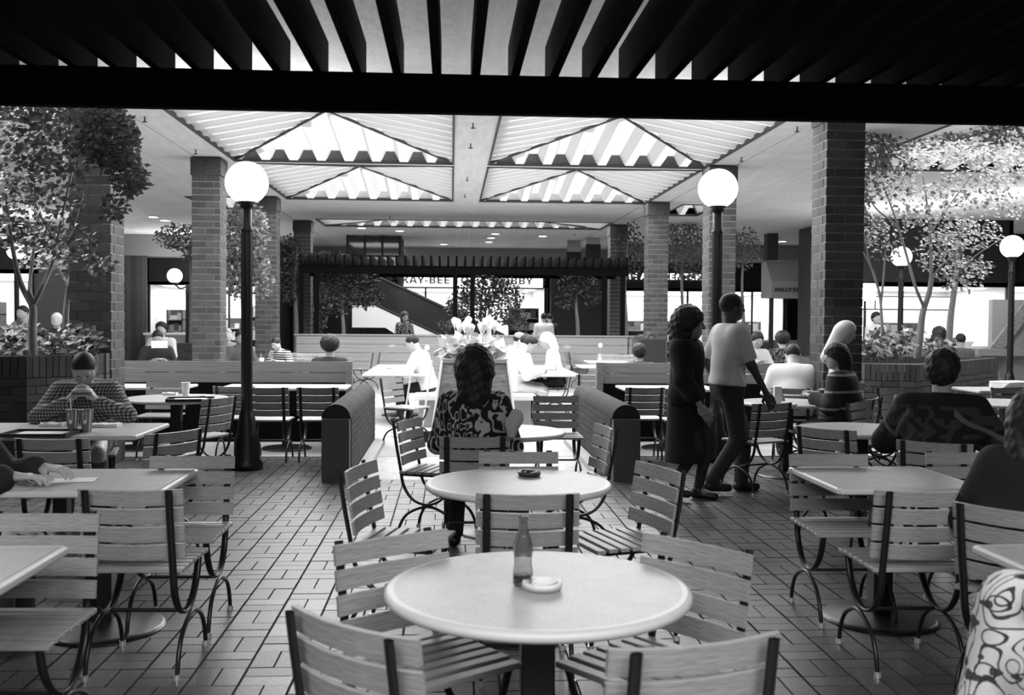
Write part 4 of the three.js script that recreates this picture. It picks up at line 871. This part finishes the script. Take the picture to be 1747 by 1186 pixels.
  part(o.topName || 'shirt', T1.mesh(us), o.top || cloth(0.5), t);
  if (o.dress) { const D = field(lo, hi, c); D.cap(V(0, hh + 0.02, 0), V(0, hh - 0.1, 0), 0.165, 0.18, 0.05, [V(0, 0, 1), 1.2]); D.cap(V(0, hh - 0.1, 0), V(0, o.dress, 0), 0.18, 0.21, 0.05, [V(0, 0, 1), 1.15]); D.cut((x, y, z) => o.dress - y); part('skirt', D.mesh(us), o.bottom || o.top, t); const K = field(lo, hi, c); legF(K, 0.002, 0.97); part('stockings', K.mesh(), o.stockings || cloth(0.02), t); }
  else { const D = field(lo, hi, c); D.cap(V(-0.07, hh + 0.01, 0), V(0.07, hh + 0.01, 0), 0.13, 0.13, 0.05, [V(0, 0, 1), 1.15]); legF(D, 0.014, o.shorts ? 0.1 : 0.96); D.cap(on(0.0), on(0.08), 0.14, 0.138, 0.05, [f, 1.2]); D.cut((x, y, z) => V(x, y, z).sub(H).dot(u) - 0.09); part('trousers', D.mesh(), o.bottom || cloth(0.03), t); }
  for (const l of L) { const F = field([Math.min(l.ak.x, l.toe.x) - 0.09, -0.02, l.ak.z - 0.13], [Math.max(l.ak.x, l.toe.x) + 0.09, l.ak.y + 0.12, l.toe.z + 0.1], 0.01); F.cap(l.ak.clone().add(V(0, -0.035, -0.03)), l.toe.clone().add(V(0, 0, 0.01)), 0.042, 0.035, 0.02).cap(l.ak, l.ak.clone().add(V(0, 0.0, 0)), 0.048, 0.048, 0.02).cut((x, y, z) => l.ak.y - 0.078 - y); part('shoe', F.mesh(), o.shoe || shoeMat, t); }
  t.userData.hands = undefined; delete t.userData.hands;
  return { t, Ar, hm, world: (p) => p.clone().multiplyScalar(sc).applyAxisAngle(V(0, 1, 0), o.turn).add(V(o.x, o.y || 0, o.z)) };
}
const on = (ch, o) => person({ x: ch.position.x - Math.sin(ch.rotation.y) * 0.06, z: ch.position.z - Math.cos(ch.rotation.y) * 0.06, turn: ch.rotation.y, ...o });
const chairOf = l => scene.children.find(o => o.userData.label === l);
// cloth prints
const check = tex(64, 64, (u, v) => { const a = (u * 2) % 1 < 0.5, b = (v * 2) % 1 < 0.5; return a && b ? 0.2 : a || b ? 0.42 : 0.72; }, 20, 20);
const marble = tex(256, 256, (u, v) => { const w = n16(u, v) + 0.5 * n32(u + 0.3, v), s = Math.sin((u * 9 + n16(u, v * 0.5) * 4 + w * 1.5) * 3.1) * (0.5 + n8(u, v * 2)); return s > 0.45 ? 0.78 : s > 0.2 ? 0.35 : 0.1; }, 1.9, 1.9);
const stripes = tex(16, 64, (u, v) => (v * 2) % 1 < 0.5 ? 0.85 : 0.1, 12, 12);
const cardigan = tex(64, 256, (u, v) => { const k = (v * 4) % 1; return k > 0.44 && k < 0.58 ? 0.55 + 0.2 * n32(u, v) : 0.1 + 0.1 * n64(u, v); }, 1.6, 1.6);
const sweater = tex(256, 256, (u, v) => { const a = Math.abs(u - 0.5) * 2, y = v; const chevron = Math.abs(y - 0.35 - a * 0.5); const yoke = y > 0.3 && y < 0.68 && n16(u * 1.3, v * 1.3) > 0.45 ? 0.34 : 0.1; return chevron < 0.03 && a < 0.55 ? 0.62 : yoke; }, 1.7, 1.7);
const floral = tex(512, 512, (u, v) => { const a = n8(u, v) * 9 + Math.sin(u * 30) + Math.cos(v * 26), r = Math.hypot((u * 5) % 1 - 0.5, (v * 5) % 1 - 0.5); return r > 0.2 && r < 0.25 ? 0.2 : Math.sin(a * 2.4) > 0.82 ? 0.25 : n16(u + 0.2, v) > 0.72 ? 0.3 : 0.9; }, 1, 1);
{
  // woman at the centre, seen from behind
  on(womanChair, { label: 'woman in dark marbled blouse seated with her back turned, centre', female: true, cell: 0.014, lean: 0.12, hair: 'bob', hairMat: hairDark, head: 1.18, elbow: 0.3, top: cloth(0.75, { map: marble }), bottom: cloth(0.02), right: [-0.2, 0.74, 0.26], left: [0.17, 0.8, 0.36], loose: 0.008 });
  // walking pair
  let p = onY(1238, 842, 0);
  person({ label: 'man in short-sleeved white shirt walking to the right', x: p.x, z: p.z, turn: PI / 2 + 0.15, sit: false, stride: 0.17, cell: 0.013, scale: 1.04, lean: 0.04, nod: -0.02, skin: skinD, hair: 'short', hairMat: hairDark, sleeve: 0.42, low: 0.0, top: cloth(0.62), bottom: cloth(0.028), left: [0.22, 0.88, 0.02], right: [-0.2, 0.86, 0.26], loose: 0.012 });
  p = onY(1168, 852, 0);
  person({ label: 'woman in long black dress walking beside the man', x: p.x, z: p.z, turn: PI / 2 - 0.5, sit: false, stride: 0.1, cell: 0.014, scale: 0.95, female: true, nod: 0.05, look: 0.5, skin: skinM, hair: 'bob', hairMat: hairDark, head: 1.25, top: cloth(0.006), dress: 0.34, right: [-0.23, 0.88, 0.18], sleeve: 0.8, loose: 0.035 });
  // man eating, facing the camera
  p = at(150, 545, 7.95);
  const c1 = putChair(p.x, p.z, 0.25, 'chair under the man in checked shirt');
  const eat = person({ label: 'man in checked shirt biting a sandwich at left', x: p.x, z: p.z, turn: 0.25, cell: 0.012, lean: 0.42, nod: 0.7, hair: 'short', hairMat: hairDark, top: cloth(0.85, { map: check }), bottom: cloth(0.05), right: [-0.1, 0.885, 0.45], left: [0.1, 0.885, 0.45], handDir: [[0.45, 0.85, 0.1], [-0.45, 0.85, 0.1]], palm: [[1, 0.2, 0], [-1, 0.2, 0]], elbow: 1.3, curl: 0.8, loose: 0.01 });
  { const w = eat.world(V(0, 0.965, 0.49)); const b = thing('sandwich', 'sandwich held at the mouth of the man in checked shirt', 'sandwich', [w.x, w.y, w.z], 0.25); part('bun', new THREE.SphereGeometry(0.07, 16, 10).scale(1, 0.5, 0.8), mat(0.4, 0.7), b); part('filling', new THREE.CylinderGeometry(0.07, 0.07, 0.016, 16).scale(1, 1, 0.8).translate(0, -0.008, 0), mat(0.1, 0.7), b); }
  // person cut by the left edge, arm on the square table
  { const c = putChair(-2.42, -4.78, PI / 2, 'chair at the left edge under the dark-sleeved person');
    on(c, { label: 'person in dark sleeve leaning on the left square table', cell: 0.015, lean: 0.35, top: cloth(0.015), bottom: cloth(0.02), left: [0.12, 0.79, 0.5], right: [-0.16, 0.79, 0.47], skin: skinL, handDir: [[0.2, 0, 1], [-0.2, 0, 1]], loose: 0.02, nod: 0.3 }); }
  on(chairOf('chair under the man in dark patterned sweater'), { label: 'man in dark patterned sweater seated back to camera at right', cell: 0.014, lean: 0.2, hair: 'thick', hairMat: hairDark, top: cloth(0.3, { map: sweater }), bottom: cloth(0.02), right: [-0.16, 0.79, 0.34], left: [0.16, 0.79, 0.34], elbow: 1.0, loose: 0.03, scale: 1.02, nod: 0.05 });
  { const c = putChair(2.32, -3.85, 2.3, 'chair under the woman in black at the right edge');
    on(c, { label: 'woman in black with long dark hair at right edge', female: true, cell: 0.014, hair: 'bob', head: 1.15, scale: 0.92, hairMat: hairDark, top: cloth(0.006), bottom: cloth(0.006), lean: 0.35, right: [-0.2, 0.6, 0.3], loose: 0.035, look: -0.3 }); }
  on(chairOf('chair under the man in white shirt'), { label: 'man in white shirt hunched over with his back turned', cell: 0.016, lean: 0.42, hair: 'short', top: cloth(0.75), bottom: cloth(0.02), right: [-0.16, 0.79, 0.38], left: [0.16, 0.79, 0.38], elbow: 0.45, sleeve: 0.5, loose: 0.028, nod: 0.55 });
  p = at(1450, 545, 9.25);
  { const c = putChair(p.x, p.z, -2.2, 'chair under the woman in striped cardigan');
    on(c, { label: 'woman in striped cardigan looking left beside white shirt', female: true, cell: 0.016, lean: 0.3, hair: 'bob', hairMat: hairDark, top: cloth(0.7, { map: cardigan }), bottom: cloth(0.02), loose: 0.03, look: 0.5, right: [-0.12, 0.8, 0.36], left: [0.15, 0.79, 0.34] }); }
  person({ label: 'woman with long blond hair standing by the right column', x: 4.0, z: -10.06, turn: 1.1, sit: false, female: true, scale: 0.9, hair: 'long', hairMat: hairBlond, nod: 0.35, top: cloth(0.6), bottom: cloth(0.3), right: [-0.2, 1.0, 0.2], loose: 0.0, cell: 0.016 });
  on(chairOf('chair under the man in dark suit'), { label: 'grey-haired man in dark suit seen from behind', hair: 'short', hairMat: hairGrey, top: cloth(0.012), topName: 'jacket', loose: 0.015, lean: 0.1 });
  const seatAt = (px, D, turn, chairLabel, o) => { const q = at(px, 545, D), c = putChair(q.x, q.z, turn, chairLabel); return on(c, o); };
  seatAt(1293, 16.0, 0.1, 'chair under the woman in pale blouse past the suit', { label: 'woman in pale blouse facing camera behind suited man', female: true, hair: 'thick', top: cloth(0.6), bottom: cloth(0.1), nod: 0.25, right: [-0.1, 0.85, 0.3] });
  seatAt(1336, 16.4, 2.9, 'chair under the round-haired person beside the column', { label: 'person with round dark hair seen from behind, left of column', hair: 'afro', top: cloth(0.3, { map: marble }), bottom: cloth(0.1), lean: 0.2 });
  seatAt(268, 16.2, 0.35, 'chair under the reading man', { label: 'man in dark sweater reading a paper at left', hair: 'short', top: cloth(0.03), bottom: cloth(0.3), nod: 0.4, lean: 0.15, right: [-0.1, 0.82, 0.3], left: [0.12, 0.82, 0.3] });
  { const q = at(272, 590, 15.85); const nw = solo('newspaper', box(0.24, 0.17, 0.006).rotateX(-0.9).rotateY(0.3).translate(q.x, q.y + 0.02, q.z), M.white, 'open paper in the hands of the reading man', 'paper'); }
  seatAt(274, 19.5, 0, 'chair under the dark-haired diner behind reading man', { label: 'dark-haired diner behind the reading man', hair: 'thick', top: cloth(0.6), bottom: cloth(0.05), scale: 1.1 });
  seatAt(486, 17.3, -0.6, 'chair under the child in striped shirt', { label: 'child in striped shirt leaning on the far left table', hair: 'short', scale: 0.9, top: cloth(0.9, { map: stripes }), lean: 0.45, nod: 0.4, right: [-0.05, 0.93, 0.42], left: [0.2, 0.86, 0.42], loose: 0.01 });
  seatAt(407, 16.4, 0.6, 'chair half hidden by the left lamp post', { label: 'person in dark coat half hidden by left lamp post', hair: 'short', top: cloth(0.06), lean: 0.2, skin: skinM });
  seatAt(388, 18.4, 0.2, 'chair under the grey-clad person beside second column', { label: 'grey-clad person beside the second left column', hair: 'short', hairMat: hairGrey, top: cloth(0.2), lean: 0.1 });
  person({ label: 'round-haired person on the bench behind the left screen', x: -1.52, z: -12.62, turn: PI, seat: 0.462, hair: 'afro', top: cloth(0.03), bottom: cloth(0.03), cell: 0.017, feet: 0.4, scale: 0.95 });
  person({ label: 'dark-haired person on the bench behind the right screen', x: 2.42, z: -12.62, turn: PI, seat: 0.462, hair: 'thick', top: cloth(0.05), bottom: cloth(0.03), scale: 0.88, lean: 0.2 });
  // long tables
  person({ label: 'man in white jacket at the long bright table', x: -0.34, z: -14.6, turn: -PI / 2 - 0.25, seat: 0.463, cell: 0.016, hair: 'short', top: cloth(0.8), topName: 'jacket', bottom: cloth(0.015), lean: 0.28, nod: 0.5, right: [-0.15, 0.78, 0.42], left: [0.16, 0.78, 0.44], feet: 0.34, loose: 0.015 });
  person({ label: 'man in white shirt and pale trousers on the right bench', x: 0.92, z: -14.5, turn: PI / 2 - 0.2, seat: 0.463, cell: 0.016, hair: 'short', top: cloth(0.8), bottom: cloth(0.65), lean: 0.3, nod: 0.5, left: [0.15, 0.78, 0.42], right: [-0.15, 0.78, 0.42], loose: 0.02, feet: 0.36 });
  person({ label: 'second dark-haired diner on the right bench', x: 0.93, z: -15.15, turn: PI / 2, seat: 0.463, hair: 'short', top: cloth(0.7), bottom: cloth(0.3), lean: 0.25, nod: 0.45, feet: 0.36 });
  person({ label: 'diner in a pale cap on the right bench', x: 0.92, z: -15.85, turn: PI / 2, seat: 0.463, hair: 'short', cap: capMat, top: cloth(0.75), bottom: cloth(0.3), lean: 0.2, nod: 0.3, feet: 0.36 });
  seatAt(946, 15.6, -PI / 2, 'chair under the blond woman across right table', { label: 'blond woman in white blouse and vest across the right table', female: true, hair: 'bob', hairMat: hairBlond, top: cloth(0.75), lean: 0.2, nod: 0.4 });
  // standing figures farther off
  const stand = (px, D, turn, o) => { const q = at(px, 545, D); return person({ x: q.x, z: q.z, turn, sit: false, ...o }); };
  stand(690, 24.9, 0.4, { label: 'woman in pale dress at the foot of the escalator', female: true, hair: 'bob', hairMat: hairBrown, top: cloth(0.7, { map: marble }), dress: 0.5 });
  stand(928, 25.4, PI, { label: 'shopper in white top walking toward the toy shop', hair: 'short', top: cloth(0.75), bottom: cloth(0.05) });
  stand(938, 26.4, PI, { label: 'shopper in dark clothes beside the white top', hair: 'short', top: cloth(0.02), bottom: cloth(0.02) });
  stand(1550, 20.2, 0.2, { label: 'counter attendant in white shirt behind the right tree', hair: 'thick', top: cloth(0.75), scale: 1.02, bottom: cloth(0.1) }).t.position.z = -21.8;
  stand(97, 15.5, 0.2, { label: 'white-haired person in dark cardigan behind left planter', hair: 'short', hairMat: hairBlond, top: cloth(0.08, { map: marble }), topName: 'cardigan', female: true, scale: 0.93 });
  stand(128, 18, 0.1, { label: 'person in white top beside the nearest left column', hair: 'bob', hairMat: hairBrown, top: cloth(0.75), female: true, scale: 0.95 });
  stand(40, 17, -0.4, { label: 'person in pale shirt behind the forked trunk', hair: 'short', top: cloth(0.4), bottom: cloth(0.2) });
  seatAt(1600, 16.9, PI, 'chair under the dark-haired diner behind right planter', { label: 'dark-haired diner behind the right planter, left one', hair: 'thick', top: cloth(0.1), scale: 1.12 });
  seatAt(1637, 17.2, PI, 'chair under the diner behind the pale straight tree', { label: 'dark-haired diner behind right planter, beside pale trunk', hair: 'short', top: cloth(0.1) });
}
// ---------- small things on and round the tables ----------
{
  const T0 = TOPY + 0.001;
  const put = (px, py) => { const p = onY(px, py, T0); return [p.x, p.z]; };
  // bottle on the front table
  { const [x, z] = put(892, 998), t = thing('glass_bottle', 'ribbed glass soda bottle on the nearest round table', 'bottle', [x, T0, z]);
    const gl = new THREE.MeshPhysicalMaterial({ roughness: 0.05, transmission: 1, thickness: 0.004, ior: 1.5, attenuationDistance: 0.05 }); gl.color.setRGB(0.75, 0.75, 0.75); gl.attenuationColor = new THREE.Color().setRGB(0.35, 0.35, 0.35);
    const prof = [[0, 0], [0.027, 0], [0.03, 0.006], [0.03, 0.04], [0.026, 0.065], [0.0275, 0.09], [0.03, 0.105], [0.028, 0.125], [0.019, 0.15], [0.0135, 0.17], [0.0125, 0.195], [0.0135, 0.197], [0.0135, 0.205], [0.011, 0.207]];
    part('glass', lathe([...prof, [0.0105, 0.2], [0.011, 0.17], [0.016, 0.15], [0.0255, 0.122], [0.0275, 0.1], [0.023, 0.066], [0.027, 0.04], [0.027, 0.008], [0, 0.006]], 28), gl, t);
    part('dregs', lathe([[0, 0.007], [0.0265, 0.009], [0.0265, 0.028], [0, 0.028]], 20), mat(0.01, 0.1), t); }
  const ash = (px, py, l, m) => { const [x, z] = put(px, py), t = thing('ashtray', l, 'ashtray', [x, T0, z]); part('bowl', lathe([[0, 0.004], [0.042, 0.006], [0.046, 0.022], [0.056, 0.024], [0.06, 0.018], [0.055, 0.002], [0, 0]], 24), m, t); for (let k = 0; k < 3; k++) part('notch', box(0.012, 0.008, 0.02, 0.05 * Math.cos(k * 2.1), 0.024, 0.05 * Math.sin(k * 2.1), 0.002), m, t); part('butt', bar([0, 0.012, 0.01], [0.05, 0.027, 0.0], 0.004), M.white, t); };
  ash(925, 1005, 'pale ashtray beside the bottle on front table', M.white); ash(903, 812, 'dark ashtray on the middle round table', mat(0.06, 0.3));
  const cupTex = (() => { const c = document.createElement('canvas'); c.width = 256; c.height = 128; const g = c.getContext('2d'); g.fillStyle = '#777'; g.fillRect(0, 0, 256, 128); g.fillStyle = '#f4f4f4'; for (const x of [40, 168]) { g.save(); g.translate(x + 22, 118); g.rotate(-PI / 2); g.font = 'bold 40px serif'; g.fillText('Coke', 4, 12); g.restore(); g.fillRect(x + 52, 0, 10, 128); } const t = new THREE.CanvasTexture(c); t.colorSpace = THREE.SRGBColorSpace; return t; })();
  const cup = (px, py, h, l, m, straw) => { const [x, z] = put(px, py), t = thing('paper_cup', l, 'cup', [x, T0, z], -PI / 2 + rr(0, 0.3), 'paper cups'); part('cup', lathe([[0.03, 0], [0.044, h], [0.046, h + 0.004], [0.042, h]], 22), m, t); part('drink', new THREE.CylinderGeometry(0.0415, 0.0415, 0.006, 18).translate(0, h - 0.02, 0), M.dark, t); part('bottom', new THREE.CylinderGeometry(0.03, 0.03, 0.003, 18).translate(0, 0.0015, 0), M.white, t); if (straw) part('straw', bar([0, 0.02, 0], [0.02, h + 0.08, 0.01], 0.0035), M.white, t); };
  const printed = new THREE.MeshStandardMaterial({ map: cupTex, roughness: 0.6 });
  cup(124, 737, 0.15, 'left printed cola cup on table of the checked man', printed, true); cup(148, 737, 0.15, 'right printed cola cup on table of the checked man', printed);
  cup(317, 675, 0.13, 'cup standing on the round tray table', M.white); cup(446, 626, 0.14, 'white cup on the far left table by the child', M.white, true); cup(1310, 624, 0.14, 'white cup by the woman in pale blouse', M.white);
  const tray = (px, py, w, d, l, turn = 0) => { const [x, z] = put(px, py), t = thing('food_tray', l, 'tray', [x, T0, z], turn, 'food trays'); part('tray', [box(w, 0.008, d, 0, 0.005, 0), box(w, 0.022, 0.012, 0, 0.012, d / 2), box(w, 0.022, 0.012, 0, 0.012, -d / 2), box(0.012, 0.022, d, w / 2, 0.012, 0), box(0.012, 0.022, d, -w / 2, 0.012, 0)], M.darker, t); part('liner', box(w * 0.7, 0.003, d * 0.7, 0, 0.0105, 0), M.white, t); };
  tray(70, 742, 0.42, 0.3, 'dark tray at the left of checked man'); tray(325, 683, 0.42, 0.3, 'dark tray on the round table left of lamp post', 0.2);
  const wrap = (px, py, w, d, l, h = 0.03) => { const [x, z] = put(px, py), g = new THREE.BoxGeometry(w, h, d, 8, 2, 6), p = g.attributes.position; for (let i = 0; i < p.count; i++) { const e = 0.35 * Math.sin(p.getX(i) * 60) * Math.cos(p.getZ(i) * 70); if (p.getY(i) > 0) p.setY(i, p.getY(i) * (0.5 + e)); } g.computeVertexNormals(); solo('food_wrapper', g.translate(x, T0 + h / 2 + 0.0, z), M.white, l, 'wrapper', 'crumpled papers'); };
  wrap(180, 728, 0.2, 0.12, 'crumpled white wrapper right of the cola cups'); wrap(90, 727, 0.16, 0.1, 'crumpled white wrapper left of the cola cups'); wrap(290, 674, 0.14, 0.08, 'white wrapper on the round tray table'); wrap(352, 679, 0.1, 0.08, 'small napkin ball on the round tray table');
  { const [x, z] = put(122, 820); solo('paper_sheet', box(0.22, 0.002, 0.13).rotateY(0.2).translate(x, T0 + 0.002, z), M.white, 'flat white paper on left square table', 'paper'); }
  { const [x, z] = put(1326, 690), t = thing('napkin_stand', 'upright white card stand on the right round table', 'card stand', [x, T0, z]); part('card', box(0.07, 0.17, 0.05, 0, 0.086, 0, 0.004), M.white, t); part('foot', box(0.1, 0.012, 0.08, 0, 0.006, 0), M.white, t); const b = solo('shoulder_bag', new THREE.TorusGeometry(0.09, 0.022, 8, 20, PI).translate(x, T0 + 0.022, z - 0.1), mat(0.3, 0.6), 'arched bag handle behind the card stand', 'bag'); }
  wrap(1345, 692, 0.14, 0.08, 'paper beside the upright card stand', 0.02);
  // bud vases with white blossoms on far tables
  for (const [px, py, D, l] of [[1024, 605, 19, 'bud vase with one white bloom left of the far planks end'], [1089, 608, 16.9, 'bud vase with white blooms by the third right column'], [728, 606, 16.9, 'bud vase with white bloom before white jacket']]) {
    const p = at(px, 545, D), t = thing('bud_vase', l, 'vase', [p.x, T0, p.z]); part('vase', lathe([[0, 0], [0.03, 0], [0.035, 0.04], [0.015, 0.11], [0.02, 0.13], [0, 0.13]], 14), M.white, t); part('stem', bar([0, 0.12, 0], [0.01, 0.28, 0], 0.004), M.leafPale, t); part('bloom', new THREE.SphereGeometry(0.045, 12, 8).translate(0.01, 0.3, 0), M.white, t);
  }
  squareTable(2.6, 3.4, -19.4, -18.6, 'small table before the far planks with bud vase');
  // fabric bundle in the hand of the seated woman
  { const p = at(876, 724, 6.0), f = field([-0.12, -0.14, -0.1], [0.12, 0.14, 0.1], 0.012).cap(V(-0.01, -0.06, 0), V(0.015, 0.06, 0), 0.03, 0.036, 0.04).cap(V(0.02, 0.03, 0.01), V(-0.02, 0.0, 0), 0.036, 0.034, 0.04); solo('paper_bag', f.mesh().translate(p.x, p.y, p.z), mat(0.45, 0.9), 'crumpled pale paper bag at elbow of the woman in centre', 'bag'); }
  // patterned jacket over the chair in the lower right corner
  { const c = putChair(1.84, -2.5, PI / 2 + 0.4, 'chair in lower right corner under the patterned jacket');
    const f = field([-0.4, 0.3, -0.5], [0.4, 0.95, 0.1], 0.012).cap(V(-0.2, 0.79, -0.26), V(0.2, 0.79, -0.26), 0.06, 0.06, 0.05).cap(V(-0.16, 0.6, -0.27), V(0.16, 0.6, -0.27), 0.11, 0.11, 0.08, [V(0, 0, 1), 1.5]).cap(V(-0.14, 0.44, -0.27), V(0.14, 0.44, -0.27), 0.09, 0.09, 0.08, [V(0, 0, 1), 1.5]).cap(V(-0.22, 0.76, -0.28), V(-0.27, 0.45, -0.33), 0.07, 0.055, 0.03).cap(V(0.22, 0.76, -0.28), V(0.26, 0.45, -0.34), 0.07, 0.055, 0.03);
    f.each(f.lo, [9, 9, 9], (v, x, y, z) => v + 0.008 * Math.sin(x * 28 + y * 6) * Math.sin(y * 9 + z * 20));
    const t = thing('jacket', 'pale patterned jacket hung over a chair in lower right corner', 'jacket', [c.position.x, 0, c.position.z], c.rotation.y); part('cloth', f.mesh(2.2), mat(0.8, 0.9, { map: floral }), t); }
  // dark bags by the third right column
  { const p = at(1112, 545, 19.2); const t = thing('briefcase', 'dark case standing by the third right column', 'case', [p.x, 0, p.z]); part('body', box(0.5, 0.62, 0.3, 0, 0.86, 0, 0.03), M.darker, t); part('handle', new THREE.TorusGeometry(0.07, 0.014, 6, 14, PI).translate(0, 1.17, 0), M.darker, t); part('stand', box(0.44, 0.54, 0.26, 0, 0.27, 0), M.dark, t); }
  // outlet plate on nearest left column
  { const p = at(167, 580, 10.385); const t = thing('outlet_plate', 'small pale outlet plate on the nearest left column', 'outlet', [p.x, p.y, p.z]); part('plate', box(0.06, 0.1, 0.008, 0, 0, 0.006, 0.002), M.wall, t); part('socket', [box(0.02, 0.02, 0.002, 0, 0.022, 0.0105), box(0.02, 0.02, 0.002, 0, -0.022, 0.0105)], M.grey, t); }
  // stacked trays at the far right
  for (let k = 0; k < 4; k++) { const t = thing('food_tray', ['lowest tray of the stack at far right', 'second tray of the stack at far right', 'third tray of the stack at far right', 'topmost tray of the stack at far right'][k], 'tray', [6.75, T0 + k * 0.022, -11.6], 0.1 * k, 'food trays'); part('tray', box(0.42, 0.018, 0.3, 0, 0.01, 0, 0.005), M.white, t); }
}
renderer.render(scene, camera);
